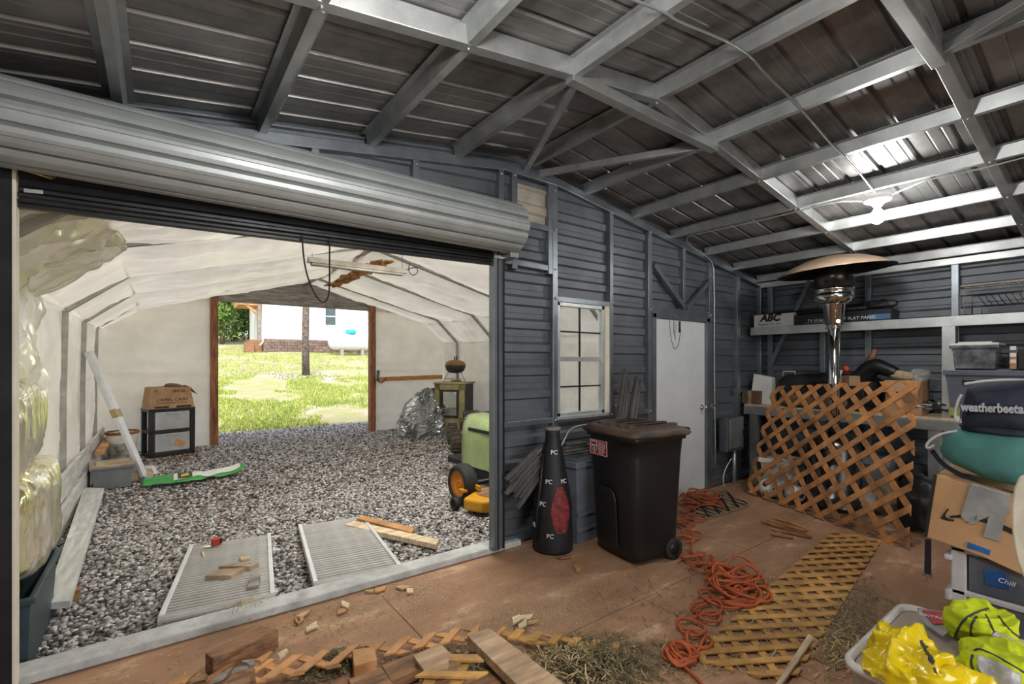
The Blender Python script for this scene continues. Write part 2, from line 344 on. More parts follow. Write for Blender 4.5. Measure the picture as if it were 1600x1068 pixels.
# window
w1 = frame('window_1', (3.2, D, 1.03))
X0, X1, Z0, Z1 = 2.87, 3.55, 1.03, 2.066
fr = MB()
for a, b in (((X0, D+.012, Z0), (X0+.035, D+.07, Z1)), ((X1-.1, D+.012, Z0), (X1-.062, D+.07, Z1)), ((X0, D+.012, Z0), (X1-.06, D+.07, Z0+.035)), ((X0, D+.012, Z1-.035), (X1-.06, D+.07, Z1)), ((X0, D+.018, 1.53), (X1-.062, D+.06, 1.575))): fr.bb(a, b)
fr.build('window_frame', 'galv_light', w1, world=True, bevel=.003)
MB().bb((X1-.062, D+.005, Z0-.01), (X1, D+.07, Z1)).build('window_jamb', 'cream', w1, world=True)
MB().bb((X0-.02, D-.012, Z0-.025), (X1-.02, D+.07, Z0+.004)).build('window_sill', 'galv_light', w1, world=True, bevel=.003)
for z0, z1 in ((Z0+.035, 1.53), (1.575, Z1-.035)):
    MB().bb((X0+.035, D+.042, z0), (X1-.1, D+.046, z1)).build('pane', 'glass', w1, world=True)
    xm = (X0+X1-.065)/2
    MB().bb((xm-.007, D+.036, z0), (xm+.007, D+.052, z1)).build('muntin', 'dark_metal', w1, world=True)
    MB().bb((X0+.035, D+.036, (z0+z1)/2-.007), (X1-.1, D+.052, (z0+z1)/2+.007)).build('muntin', 'dark_metal', w1, world=True)
# personnel door
d1 = frame('door_1', (4.75, D, 0))
fr = MB()
for a, b in (((4.22, D-.01, 0), (4.275, D+.07, 2.05)), ((5.25, D-.01, 0), (5.31, D+.07, 2.05)), ((4.22, D-.01, 2.0), (5.31, D+.07, 2.055))): fr.bb(a, b)
fr.build('door_frame', 'stud', d1, world=True, bevel=.004)
MB().bb((4.28, D+.02, .015), (5.245, D+.06, 1.995)).build('door_leaf', 'white_door', d1, world=True, bevel=.004)
hd = at(1098, 636, Y=D+.0)
k = MB(); k.lathe([(.03, 0), (.03, .012), (.012, .016), (.012, .04), (.026, .05), (.028, .065), (.018, .078), (.0, .08)], n=16, m=Matrix.Translation(V((5.17, D+.02, .99)))@Euler((R(90), 0, 0)).to_matrix().to_4x4())
k.build('door_knob', 'chrome', d1, world=True)
k = MB(); k.box((5.36, D-.012, 1.0), (.09, .03, .07)); k.tube([(5.31, D-.03, 1.0), (5.45, D-.03, 1.005)], .012)
k.build('slide_bolt', 'chrome', d1, world=True, bevel=.004)
# right wall
wr = frame('wall_right', (XE, 0, 0))
def rpanel(y0, y1):
    k = 0; prof = [(0, 0)]
    while k < 2.6:
        prof += [(k+dz, dx) for dz, dx in ((0.001, 0), (.014, -.022), (.075, -.022), (.10, 0), (.126, 0), (.13, -.003), (.134, 0))]; k += .2
    prof.append((2.70, 0)); vs = [(XE+.0+dx, y, z) for z, dx in prof for y in (y0, y1)]
    MB().faces(vs, [(2*i, 2*i+1, 2*i+3, 2*i+2) for i in range(len(prof)-1)]).build('wall_panel', 'panel', wr, world=True, norm=False)
y = D+.1
while y > YB: rpanel(max(y-.95, YB), y); y -= .95
for y in (3.05, 2.42, 1.95, 1.20, .3, -.6, -1.5): MB().bb((XE-.09, y-.03, 0), (XE-.025, y+.03, 2.58)).build('stud', 'stud', wr, world=True, bevel=.004)
MB().bb((XE-.11, YB, 2.53), (XE-.02, D, 2.60)).build('eave_rail', 'galv_light', wr, world=True, bevel=.004)
MB().beam((XE-.1, 3.05, 1.45), (XE-.1, 2.55, 2.55), .05, .05).build('knee_brace', 'stud', wr, world=True, bevel=.004)
# left and rear walls (out of the picture), rear wall has an open doorway
wl = MB().bb((XL-.05, YB, 0), (XL, D+.06, 2.75)).build('wall_left', 'panel'); wl['kind'] = 'structure'
wb = frame('wall_back', (2.5, YB, 0))
for a, b in (((XL, YB-.05, 0), (0, YB, 3.3)), ((3.2, YB-.05, 0), (XE, YB, 3.3)), ((0, YB-.05, 2.6), (3.2, YB, 3.3))): MB().bb(a, b).build('wall_panel', 'panel', wb, world=True)
# plywood floor sheets with open joints
fl = frame('floor', (2.5, 0, 0))
rows = [(YB, -1.71, (1.17, 3.85)), (-1.71, -.49, (-.05, 2.5, 5.0)), (-.49, .73, (1.17, 3.85)), (.73, 1.95, (-.05, 2.5, 5.0)), (1.95, D+.06, (1.17, 3.85))]
for ya, yb, cuts in rows:
    xs = [XL]+list(cuts)+[XE]
    for xa, xb in zip(xs, xs[1:]):
        MB().bb((xa+.003, ya+.003, -.02), (xb-.003, yb-.003, random.uniform(-.0015, .0))).build('plywood_sheet', 'plywood', fl, world=True)
MB().bb((XL, YB, -.08), (XE, D+.06, -.022)).build('subfloor', 'dark_gap', fl, world=True)
kb = MB().beam((-1.6, 3.245, .026), (2.42, 3.19, .026), .15, .05).build('trim_1', 'kerb', bevel=.008); kb['kind'] = 'structure'; kb['label'] = 'grey painted timber threshold along the roll-up door opening'
# ------------------------------------------------------------ shelving carried by the right wall
def shelf_beam(x0, x1, y0, y1, z0, z1, m): return
sh = thing('storage_shelf', 'long galvanised upper shelf along the right wall with storage on it', 'shelf', (6.45, 1.0, 0))
MB().bb((6.235, -1.2, 1.875), (6.275, D-.03, 1.975)).build('front_beam', 'galv_light', sh, world=True, bevel=.004)
MB().bb((6.275, -1.2, 1.955), (XE-.1, D-.03, 1.972)).build('shelf_board', 'brown_wood', sh, world=True)
for y in (1.18, -.5): MB().bb((6.22, y-.05, 0.0), (6.272, y+.05, 1.875)).build('post', 'galv_light', sh, world=True, bevel=.004)
wb_ = thing('workbench', 'grey metal workbench shelf behind the leaning lattice panel', 'workbench', (6.3, 1.0, 0))
MB().bb((6.05, -1.2, .965), (XE-.1, D-.04, .985)).build('bench_top', 'pine_pale', wb_, world=True)
MB().bb((6.04, -1.2, .86), (6.09, D-.04, .962)).build('front_beam', 'galv', wb_, world=True, bevel=.004)
for y in (3.0, 1.25, -.3): MB().bb((6.05, y-.05, 0), (6.11, y+.05, .86)).build('leg', 'galv', wb_, world=True, bevel=.004)
# ------------------------------------------------------------ the tunnel: lining, bows, gravel
GZ = -.06; TE = 10.8
PROF = [(-.86, GZ), (-.86, 1.15), (-.84, 2.08), (-.30, 2.54), (2.5, 3.28), (5.30, 2.54), (5.84, 2.02), (5.86, 1.0), (5.86, GZ)]
seglen = [0]
for a, b in zip(PROF, PROF[1:]): seglen.append(seglen[-1]+math.dist(a, b))
TOT = seglen[-1]
def prof_at(s):
    d = s*TOT
    for i in range(len(PROF)-1):
        if d <= seglen[i+1] or i == len(PROF)-2:
            t = (d-seglen[i])/(seglen[i+1]-seglen[i]); a, b = PROF[i], PROF[i+1]
            n = V((b[1]-a[1], 0, -(b[0]-a[0]))).normalized()
            return V((a[0]+(b[0]-a[0])*t, 0, a[1]+(b[1]-a[1])*t)), n
BOW = [3.62, 5.2, 6.85, 8.45, 10.0]
EDG = [3.24]+BOW+[TE]
def crease2(q): return abs(noise.noise(q+V((noise.noise(q*1.3), 0, 0))))+.5*abs(noise.noise(q*2.3+V((0, noise.noise(q), 0))))
def lining(s0, s1, y0, y1, nu, nv, rough, amp, seed):
    def fn(u, v):
        s = s0+(s1-s0)*u; y = y0+(y1-y0)*v; p, n = prof_at(s)
        for a, b in zip(EDG, EDG[1:]):
            if a <= y <= b+1e-6: ph = (y-a)/(b-a); span = b-a; break
        sag = amp*min(1, span/1.2)*(math.sin(math.pi*ph)**.55)
        top = max(0, min(1, (p.z-2.2)/.5)); sag *= (.75+.5*top)
        q = V((s*TOT*1.3, y*1.0, seed)); wr = noise.noise(q*1.1)*.05+abs(noise.noise(V((s*TOT*3.5, y*1.3, seed))))*-.035+noise.noise(V((s*TOT*7+noise.noise(q*2)*2, y*2.5, seed)))*.012
        wr += -.05*max(0, crease2(V((s*TOT*1.1, y*2.2, seed+20)))-.25)*(.8+(5.5 if p.x < 3.5 else 2.5)*max(0, min(1, (5.5-y)/.8)))
        e = math.sin(math.pi*ph)**.35
        return V((p.x, y, p.z))+n*(sag+rough*wr*e*(1.2 if s < .12 else 1))
    return MB().grid(fn, nu, nv)
tc = frame('wall_tunnel', (2.5, 7, GZ))
lining(.1935, 1.0, 3.24, TE, 190, 270, 1.0, .13, 3).build('lining', 'lining', tc, world=True, norm=False)
lining(0, .1935, 5.2, TE, 50, 170, 1.1, .10, 5).build('lining', 'lining', tc, world=True, norm=False)
def crease(q):
    """sharp crumple folds: nested ridged noise"""
    r_ = 0; a = 1; f = 1
    w_ = V((noise.noise(q*.7), noise.noise(q*.7+V((5, 2, 1))), 0))*.8
    for _ in range(4): r_ += a*abs(noise.noise(q*f+w_*f)); a *= .5; f *= 2.1
    return r_
def crumple(u, v):
    s = .25*u; y = 3.26+(5.2-3.26)*v; p, n = prof_at(s); q = V((s*TOT*.8, y*2.6, 9))
    return V((p.x, y, p.z))+n*(.20-.24*crease(q*1.3)+.10*noise.noise(q*.6))
MB().grid(crumple, 150, 150).build('foil_lining', 'foil', tc, world=True, norm=False)
fb = frame('trim_2', (2.5, 7, GZ))
for y in BOW:
    pts = []
    for (x, z) in PROF: pts.append(V((x, y, z))+V((2.5-x, 0, 1.2-z)).normalized()*.055)
    k = MB()
    for a, b in zip(pts, pts[1:]): k.beam(a, b, .05, .05, up=(0, 1, 0))
    k.build('bow', 'bow', fb, world=True, bevel=.004)
MB().bb((2.46, 3.3, 3.16), (2.54, TE, 3.21)).build('ridge_pipe', 'bow', fb, world=True)
# far end wall of the tunnel
we = frame('wall_far', (2.5, TE, GZ))
def endpanel(x0, x1, seed):
    def top(x):
        for a, b in zip(PROF, PROF[1:]):
            if a[0] < b[0] and a[0] <= x <= b[0]: return a[1]+(b[1]-a[1])*(x-a[0])/(b[0]-a[0])
        return 2.0
    def fn(u, v):
        x = x0+(x1-x0)*u; z = GZ+(top(min(max(x, -.83), 5.83))+.03-GZ)*v
        q = V((x*1.2, z*1.2, seed)); d = .05*noise.noise(q)+.02*abs(noise.noise(V((x*3+z*2, z*3-x, seed))))+.02*noise.noise(V((x*1.5, z*8, seed)))
        d -= .035*math.exp(-((z-1.35)/.05)**2)
        return V((x, TE-.03-.06*math.sin(math.pi*u)**.5*math.sin(math.pi*min(1, v+.1))**.5+d*.7, z))
    MB().grid(fn, 60, 90).build('end_lining', 'lining_end', we, world=True, norm=False)
endpanel(-.84, .84, 2); endpanel(4.0, 5.84, 8)
for x in (.86, 3.97): MB().bb((x-.065, TE-.12, GZ-.1), (x+.065, TE+.04, 2.83)).build('post', 'post_wood', we, world=True, bevel=.006)
MB().bb((-.5, TE-.02, 2.71), (5.2, TE+.05, 2.80)).build('header_rail', 'weather_wood', we, world=True, bevel=.005)
MB().faces([(.8, TE+.0, 2.78), (4.04, TE+.0, 2.78), (4.04, TE, 2.88), (2.5, TE, 3.25), (.8, TE, 2.86)], [(0, 1, 2, 3, 4)]).build('gable_panel', 'weather_wood', we, world=True, thick=.03)
MB().beam((4.03, TE-.12, 1.13), (5.75, TE-.12, 1.16), .05, .10).build('girt', 'cedar', we, world=True, bevel=.004)
# white boards along the left foot of the tunnel
bl = frame('baseboard_left', (-.75, 7, GZ))
for k, (z0, z1, x) in enumerate(((GZ-.04, .18, -.70), (.19, .43, -.73))):
    for (ya, yb) in ((3.35, 7.2), (7.21, 10.6)): MB().bb((x-.035, ya, z0), (x, yb, z1)).build('board', 'white_wood', bl, world=True, bevel=.006)
MB().bb((-.70, 8.6, .25), (-.60, 10.6, .30)).build('ledge', 'cedar_end', bl, world=True, bevel=.004)
# gravel floor: base and loose stones
gb = MB().bb((-1.1, D+.08, GZ-.2), (6.1, 13.3, GZ-.02)).build('floor_gravel', 'ground'); gb['kind'] = 'structure'
phi = (1+5**.5)/2
ICO = np.array([(-1, phi, 0), (1, phi, 0), (-1, -phi, 0), (1, -phi, 0), (0, -1, phi), (0, 1, phi), (0, -1, -phi), (0, 1, -phi), (phi, 0, -1), (phi, 0, 1), (-phi, 0, -1), (-phi, 0, 1)])/1.9
ICF = np.array([(0, 11, 5), (0, 5, 1), (0, 1, 7), (0, 7, 10), (0, 10, 11), (1, 5, 9), (5, 11, 4), (11, 10, 2), (10, 7, 6), (7, 1, 8), (3, 9, 4), (3, 4, 2), (3, 2, 6), (3, 6, 8), (3, 8, 9), (4, 9, 5), (2, 4, 11), (6, 2, 10), (8, 6, 7), (9, 8, 1)])
def stones(name, xy, z, size, m, flat=.62):
    n = len(xy); vs = ICO[None]*(1+np.random.uniform(-.28, .28, (n, 12, 3)))
    vs = vs*np.random.uniform(.7, 1.3, (n, 1, 3))*np.array([1, 1, flat]); a = np.random.uniform(0, 6.28, n); b = np.random.uniform(-.5, .5, n)
    ca, sa, cb, sb = np.cos(a)[:, None], np.sin(a)[:, None], np.cos(b)[:, None], np.sin(b)[:, None]
    x, y, zz = vs[..., 0], vs[..., 1], vs[..., 2]; y, zz = y*cb-zz*sb, y*sb+zz*cb; x, y = x*ca-y*sa, x*sa+y*ca
    s = size if np.ndim(size) else np.full(n, size); s = (s*np.random.uniform(.65, 1.35, n))[:, None]
    P = np.stack([x*s+xy[:, :1], y*s+xy[:, 1:2], zz*s+np.broadcast_to(z, (n,))[:, None]], -1).reshape(-1, 3)
    fs = (ICF[None]+np.arange(n)[:, None, None]*12).reshape(-1, 3)
    return rawmesh(name, P, fs, m)
def scatter(n, x0, x1, y0, y1): return np.stack([np.random.uniform(x0, x1, n), np.random.uniform(y0, y1, n)], 1)
A1 = scatter(27000, -.75, 3.2, 3.3, 6.2); A2 = scatter(31000, -.75, 5.6, 6.2, 11.0); A3 = scatter(12000, -.3, 6.0, 11.0, 13.2)
xy = np.concatenate([A1, A2, A3]); sz = np.concatenate([np.full(len(A1), .0165), np.full(len(A2), .0175), np.full(len(A3), .021)])
st = stones('gravel', xy, GZ-.01+np.random.uniform(-.008, .008, len(xy)), sz, 'gravel')
tag(st, 'loose crushed grey gravel covering the tunnel floor', 'gravel')
# ------------------------------------------------------------ outdoors
def gz(x, y):
    y = np.asarray(y, dtype=float); return GZ-.03+np.clip(y-12.3, 0, 40)*.105+np.sin(np.asarray(x)*1.3+y*.7)*.03*np.clip((y-12)/4, 0, 1)
vs = []; nx, ny = 60, 70
for j in range(ny):
    for i in range(nx):
        x = -25+60*i/(nx-1); y = 11.0+(70-11)*(j/(ny-1))**1.6; vs.append((x, y, float(gz(x, y))-.0 if y > 13.0 or True else 0))
g = MB().faces(vs, [(j*nx+i, j*nx+i+1, (j+1)*nx+i+1, (j+1)*nx+i) for j in range(ny-1) for i in range(nx-1)], True).build('floor_lawn', 'grass_soil', norm=False); g['kind'] = 'structure'
# blades
def blades(n, x0, x1, y0, y1, h, thr, w=.012):
    xs = []; 
    xy = scatter(n*3, x0, x1, y0, y1)
    keep = [i for i in range(len(xy)) if noise.noise(V((xy[i, 0]*.55, xy[i, 1]*.35, 1.7)))+.5*noise.noise(V((xy[i, 0]*1.7, xy[i, 1]*1.3, 4)))+random.uniform(-.15, .15)+(.25 if xy[i, 1] > 24 else 0) > thr][:n]
    return xy[keep]
def grass_mesh(name, xy, h, wd):
    n = len(xy); a = np.random.uniform(0, 6.28, n); hh = h*np.random.uniform(.5, 1.4, n); le = np.random.uniform(-.6, .6, (n, 2))*hh[:, None]
    z = gz(xy[:, 0], xy[:, 1]); dx, dy = np.cos(a)*wd, np.sin(a)*wd
    b0 = np.stack([xy[:, 0]-dx, xy[:, 1]-dy, z-.01], 1); b1 = np.stack([xy[:, 0]+dx, xy[:, 1]+dy, z-.01], 1); t = np.stack([xy[:, 0]+le[:, 0], xy[:, 1]+le[:, 1], z+hh], 1)
    P = np.stack([b0, b1, t], 1).reshape(-1, 3); return rawmesh(name, P, np.arange(3*n).reshape(-1, 3), 'grass')
xy = np.concatenate([blades(42000, -2, 9, 12.4, 22, .05, -.06), blades(40000, -6, 22, 22, 37, .06, -.2)])
gm = grass_mesh('grass', xy, .075, .018); tag(gm, 'patchy yellow green grass beyond the tunnel mouth', 'grass')
# house
HYY = 34.0
hx0 = at(412, 540, Y=HYY).x; hb = float(gz(hx0, HYY))
zc = lambda y: at(460, y, Y=HYY).z
hs_ = thing('house', 'white clapboard house on a brown brick foundation across the lawn', 'house', (hx0+5, HYY, hb))
zf = zc(530)
MB().bb((hx0+.02, HYY+.03, hb-.5), (hx0+14, HYY+6, zf+6)).build('wall', 'house_white', hs_, world=True)
z = zf; nb = 0
while z < zf+4.2:
    b = MB(); b.faces([(hx0, HYY-.02, z), (hx0+14, HYY-.02, z), (hx0+14, HYY+.03, z+.17), (hx0, HYY+.03, z+.17), (hx0, HYY+.03, z), (hx0+14, HYY+.03, z)], [(0, 1, 2, 3), (0, 4, 5, 1)])
    b.build('clapboard', 'house_white', hs_, world=True); z += .165
MB().bb((hx0, HYY-.0, hb-.6), (hx0+14, HYY+.06, zf)).build('foundation', 'mortar', hs_, world=True)
br = MB(); row = 0; z = zf-.21
while z > hb-.3:
    x = hx0-(row % 2)*.2
    while x < hx0+9.4:
        xa = max(x, hx0); br.bb((xa+.01, HYY-.05, z+.01), (x+.39, HYY+.02, z+.19)); x += .4
    z -= .2; row += 1
bo = br.build('brick', 'brick_mat', hs_, world=True); bo['kind'] = 'stuff'
wx0, wx1 = at(508, 500, Y=HYY).x, at(524, 500, Y=HYY).x; wz0, wz1 = zc(505), zc(478)
f_ = MB()
for a, b in (((wx0-.08, HYY-.08, wz0-.08), (wx0, HYY, wz1)), ((wx1, HYY-.08, wz0-.08), (wx1+.08, HYY, wz1)), ((wx0, HYY-.08, wz0-.08), (wx1, HYY, wz0)), ((wx0, HYY-.07, zc(491)-.03), (wx1, HYY, zc(491)+.03))): f_.bb(a, b)
fo = f_.build('window', 'white_paint', hs_, world=True)
mat('pane_dark', (.06, .09, .10), .08, 0, .1)
MB().bb((wx0, HYY-.035, wz0), (wx1, HYY-.025, wz1)).build('pane', 'pane_dark', hs_, world=True)
MB().tube([(hx0-.05, HYY-.08, zf+4), (hx0-.05, HYY-.08, zf-.2), (hx0-.25, HYY-.2, zf-.45)], .05).build('downspout', 'white_paint', hs_, world=True)
# porch of the house
po = MB(); px0 = at(384, 480, Y=HYY+.5).x
po.bb((px0-.4, HYY+.3, zc(480)), (hx0, HYY+3, zc(466))); po.beam((px0-.1, HYY+.4, zc(477)), (hx0-.15, HYY+.4, zc(496)), .14, .16)
po.build('porch_beam', 'cedar_end', hs_, world=True)
MB().bb((at(402.5, 500, Y=HYY+.3).x, HYY+.2, hb), (hx0-.12, HYY+.5, zc(478))).build('porch_post', 'weather_wood', hs_, world=True)
ps = MB(); ps.bb((at(388, 540, Y=HYY+.2).x, HYY+.0, hb-.2), (hx0-.1, HYY+2, zc(532))); ps.bb((at(381, 540, Y=HYY).x, HYY-.4, hb-.2), (hx0-.6, HYY+0, zc(537)))
ps.build('porch_step', 'brown_wood', hs_, world=True)
# propane tank
ty = HYY-1.6; tx0, tx1 = at(513, 535, Y=ty).x, at(584, 535, Y=ty).x; tz = at(545, 534, Y=ty).z; tr = (at(545, 521, Y=ty).z-at(545, 547, Y=ty).z)/2
pt = thing('propane_tank', 'white horizontal propane tank with a blue dome in front of the white house', 'tank', ((tx0+tx1)/2, ty, float(gz(tx0, ty))))
tank = [(0, 0), (tr*.6, .06), (tr*.9, .25), (tr, .5), (tr, tx1-tx0-.5), (tr*.9, tx1-tx0-.25), (tr*.6, tx1-tx0-.06), (0, tx1-tx0)]
MB().lathe(tank, n=28, m=Matrix.Translation(V((tx0, ty, tz)))@Euler((0, R(90), 0)).to_matrix().to_4x4()).build('tank_body', 'tank', pt, world=True)
mat('dome_blue', (.03, .42, .55), .4)
MB().lathe([(.36, 0), (.36, .22), (.28, .33), (0, .36)], c=(at(548, 530, Y=ty).x, ty, tz+tr-.06), n=20).build('dome', 'dome_blue', pt, world=True)
for x in (tx0+.8, tx1-.9): MB().bb((x-.1, ty-.35, float(gz(x, ty))-.1), (x+.1, ty+.35, tz-tr+.12)).build('foot', 'mortar', pt, world=True)
# utility pole
pb = at(478, 582, Y=22.0); ul = thing('utility_pole', 'weathered wooden pole standing in the lawn before the white house', 'pole', (pb.x, 22.0, float(gz(pb.x, 22.0))))
MB().tube([(pb.x, 22, float(gz(pb.x, 22))-.3), (pb.x-.02, 22, 2.5), (pb.x+.04, 22, 7)], [.165, .15, .13], 14).build('pole_shaft', 'bark', ul, world=True)
xy = np.stack([pb.x+np.random.normal(0, .55, 500), 21.8+np.random.normal(0, .5, 500)], 1)
tag(stones('gravel_ring', xy, gz(xy[:, 0], xy[:, 1])+.0, .05, 'gravel'), 'loose grey stones heaped round the foot of the wooden pole', 'gravel')
# trees beyond
def tree(x, y, h, sp, seed, label):
    t = thing('tree', label, 'tree', (x, y, float(gz(x, y)))); rs = np.random.RandomState(seed); z0 = float(gz(x, y))
    k = MB(); k.tube([(x, y, z0-.3), (x+.1, y, z0+h*.4), (x-.1, y, z0+h*.95)], [.16, .12, .03], 8)
    for i in range(7):
        a = rs.uniform(0, 6.28); zz = z0+h*rs.uniform(.2, .8); k.tube([(x, y, zz), (x+math.cos(a)*sp*.8, y+math.sin(a)*sp*.8, zz+h*.12)], [.05, .015], 5)
    k.build('trunk', 'bark', t, world=True)
    n = 4200; c = rs.normal(0, 1, (90, 3)); c /= np.linalg.norm(c, axis=1)[:, None]; c *= rs.uniform(.3, 1, (90, 1)); c = c*np.array([sp, sp, h*.47])+np.array([x, y, z0+h*.46])
    p = c[rs.randint(0, 90, n)]+rs.normal(0, .28, (n, 3)); q = rs.normal(0, .11, (n, 3, 3)); P = (p[:, None]+q).reshape(-1, 3)
    o = rawmesh('foliage', P, np.arange(3*n).reshape(-1, 3), 'leafg', 'stuff', parent=t)
for i, (px, y, h, sp, lb) in enumerate(((347, 40, 9, 1.2, 'leafy green tree nearest the brown door post beyond the lawn'), (367, 44, 10, 1.3, 'leafy green tree between the brown post and the house porch'), (390, 45, 9, 1.3, 'leafy green tree close behind the house porch'),
        (352, 54, 13, 2.3, 'tall green tree standing behind the smaller trees beside the house'), (325, 43, 8, 1.5, 'green tree mostly hidden by the brown door post'), (390, 58, 14, 2.5, 'tall green tree rising behind the porch roof'))):
    tree(at(px, 540, Y=y).x, y, h, sp, 10+i, lb)
# ------------------------------------------------------------ shape helpers for the objects
def sgn(w, e): return math.copysign(abs(w)**e, w)
def blob(c, r, e=.6, amp=.04, sc=3, seed=0, rot=None, fold=0, fs=6, nu=48, nv=32, stretch=(1, 1, 1), mb=None):
    m = (Euler(rot).to_matrix() if rot else Matrix.Identity(3)); c = V(c); st = V(stretch)
    def fn(u, v):
        th, ph = 2*math.pi*u, (v-.5)*math.pi
        p = V((r[0]*sgn(math.cos(ph), e)*sgn(math.cos(th), e), r[1]*sgn(math.cos(ph), e)*sgn(math.sin(th), e), r[2]*sgn(math.sin(ph), e)))
        q = V((p.x*st.x, p.y*st.y, p.z*st.z))+V((seed*7.3, seed*3.1, seed))
        d = amp*noise.noise(q*sc)-fold*abs(noise.noise(q*fs))
        return c+m@(p+p.normalized()*d)
    mb = mb or MB(); mb.grid(fn, nu, nv, cyc=True); return mb
def slab(name, px, z, th, m, label=None, cat=None, group=None, bevel=.003, parent=None, dz=None):
    """flat piece whose top outline is seen at these pixels, lying with its top at height z"""
    top = [at(x, y, Z=z+(dz[i] if dz else 0)) for i, (x, y) in enumerate(px)]; n = len(top)
    o = MB().faces(top+[p-V((0, 0, th)) for p in top], [tuple(range(n)), tuple(range(n, 2*n))[::-1]]+[(i, (i+1) % n, n+(i+1) % n, n+i) for i in range(n)]).build(name, m, parent, world=parent is not None, bevel=bevel)
    return tag(o, label, cat, group)
def cut(name, px, depth, m, label=None, cat=None, group=None, bevel=.003, parent=None, **pl):
    """piece whose near face is seen at these pixels on a plane of the place, extruded by a depth vector"""
    a = [at(x, y, **pl) for x, y in px]; n = len(a); dv = V(depth)
    o = MB().faces(a+[p+dv for p in a], [tuple(range(n)), tuple(range(n, 2*n))[::-1]]+[(i, (i+1) % n, n+(i+1) % n, n+i) for i in range(n)]).build(name, m, parent, world=parent is not None, bevel=bevel)
    return tag(o, label, cat, group)
def clip(poly, reg):
    out = poly
    area = sum(reg[i-1][0]*reg[i][1]-reg[i][0]*reg[i-1][1] for i in range(len(reg)))
    if area < 0: reg = reg[::-1]
    for i in range(len(reg)):
        a, b = reg[i], reg[(i+1) % len(reg)]; ins = lambda p: (b[0]-a[0])*(p[1]-a[1])-(b[1]-a[1])*(p[0]-a[0])
        new = []
        for j in range(len(out)):
            p, q = out[j-1], out[j]; sp, sq = ins(p), ins(q)
            if (sp >= 0) != (sq >= 0): t = sp/(sp-sq); new.append((p[0]+(q[0]-p[0])*t, p[1]+(q[1]-p[1])*t))
            if sq >= 0: new.append(q)
        out = new
        if len(out) < 3: return []
    return out
def slats(parent, reg, mtx, a1, a2, pitch1, pitch2, w, th, m, o1=0, o2=0, jit=0):
    """two crossing layers of wooden slats clipped to a convex outline in the panel's own plane"""
    cx = sum(p[0] for p in reg)/len(reg); cy = sum(p[1] for p in reg)/len(reg)
    for a, pitch, off, z in ((a1, pitch1, o1, th), (a2, pitch2, o2, 0)):
        d = (math.cos(a), math.sin(a)); nrm = (-d[1], d[0])
        for k in range(-25, 26):
            s = (k+off)*pitch+random.uniform(-jit, jit); c = (cx+nrm[0]*s, cy+nrm[1]*s)
            st = [(c[0]+d[0]*l+nrm[0]*h, c[1]+d[1]*l+nrm[1]*h) for l, h in ((-6, -w/2), (6, -w/2), (6, w/2), (-6, w/2))]
            pl = clip(st, reg)
            if len(pl) < 3: continue
            ar = abs(sum(pl[i-1][0]*pl[i][1]-pl[i][0]*pl[i-1][1] for i in range(len(pl))))/2
            if ar < .0006: continue
            MB().prism(pl, th, mtx@Matrix.Translation(V((0, 0, z+.0002)))).build('slat', m, parent, world=True, bevel=.0012, seg=1)
# ------------------------------------------------------------ roll-up door over the opening
rd = frame('door_2', (.8, 2.95, 2.0))
AY, AZ, AR = 2.95, 2.556, .186
n = 11; prof = []
for i in range(n):
    for t, dr in ((0, 0), (.03, -.026), (.13, -.028), (.2, -.002), (.4, .004), (.55, .004), (.565, -.002), (.58, .004), (.8, .004), (.96, .001)): prof.append((2*math.pi*(i+t)/n, AR+dr))
rings = [[V((x, AY+r*math.cos(a), AZ+r*math.sin(a))) for a, r in prof] for x in (-2.4, 2.225)]
MB().loft(rings, sm=False).build('curtain_roll', 'door_curtain', rd, world=True)
MB().lathe([(.03, 0), (.165, 0), (.165, .006), (.03, .01)], n=28, m=Matrix.Translation(V((2.226, AY, AZ)))@Euler((0, R(90), 0)).to_matrix().to_4x4()).build('end_plate', 'galv', rd, world=True)
# the last length of curtain hanging behind the roll, its shade painted in as dark colour, with the bottom bar
k = MB(); vs = []
zz = [(2.58, 0), (2.545, 0), (2.535, -.014), (2.515, -.014), (2.505, 0), (2.455, 0), (2.445, -.014), (2.425, -.014), (2.415, 0), (2.385, 0), (2.37, -.014), (2.355, -.014), (2.345, 0), (2.325, 0)]
for z, dy in zz:
    for x in (-.55, 2.17): vs.append((x, 3.10+dy, z-(.05*(2.17-x)/2.72)))
k.faces(vs, [(2*i, 2*i+1, 2*i+3, 2*i+2) for i in range(len(zz)-1)]).build('curtain_tail', 'dark_metal', rd, world=True, norm=False)
for z, h, dp in ((2.345, .018, .05), (2.318, .014, .06), (2.297, .018, .045)):
    MB().beam((-.55, 3.1, z-.06), (2.17, 3.1, z), dp, h).build('bottom_bar', 'dark_metal', rd, world=True, bevel=.003)
for x in (-.558, 2.165): MB().bb((x-.03, 3.06, .05), (x+.03, 3.155, 2.45)).build('guide_track', 'stud' if x > 0 else 'dark_metal', rd, world=True, bevel=.004)
for x, hw in ((-.521, .0065), (2.115, .018)): MB().bb((x-hw, 3.05, .05), (x+hw, 3.12, 2.42)).build('guide_lip', 'cream' if x < 0 else 'stud', rd, world=True, bevel=.002)
for x in (2.136, 2.192): MB().bb((x-.005, 3.045, .05), (x+.005, 3.06, 2.40)).build('track_groove', 'dark_metal', rd, world=True)
MB().bb((2.17, 2.93, 2.33), (2.25, 3.15, 2.375)).build('track_bracket', 'galv', rd, world=True, bevel=.004)
k = MB(); k.bb((2.10, 3.04, 2.335), (2.24, 3.075, 2.36)); k.tube([(2.13, 3.05, 2.40), (2.24, 3.03, 2.37)], .012); k.build('latch', 'galv_light', rd, world=True, bevel=.003)
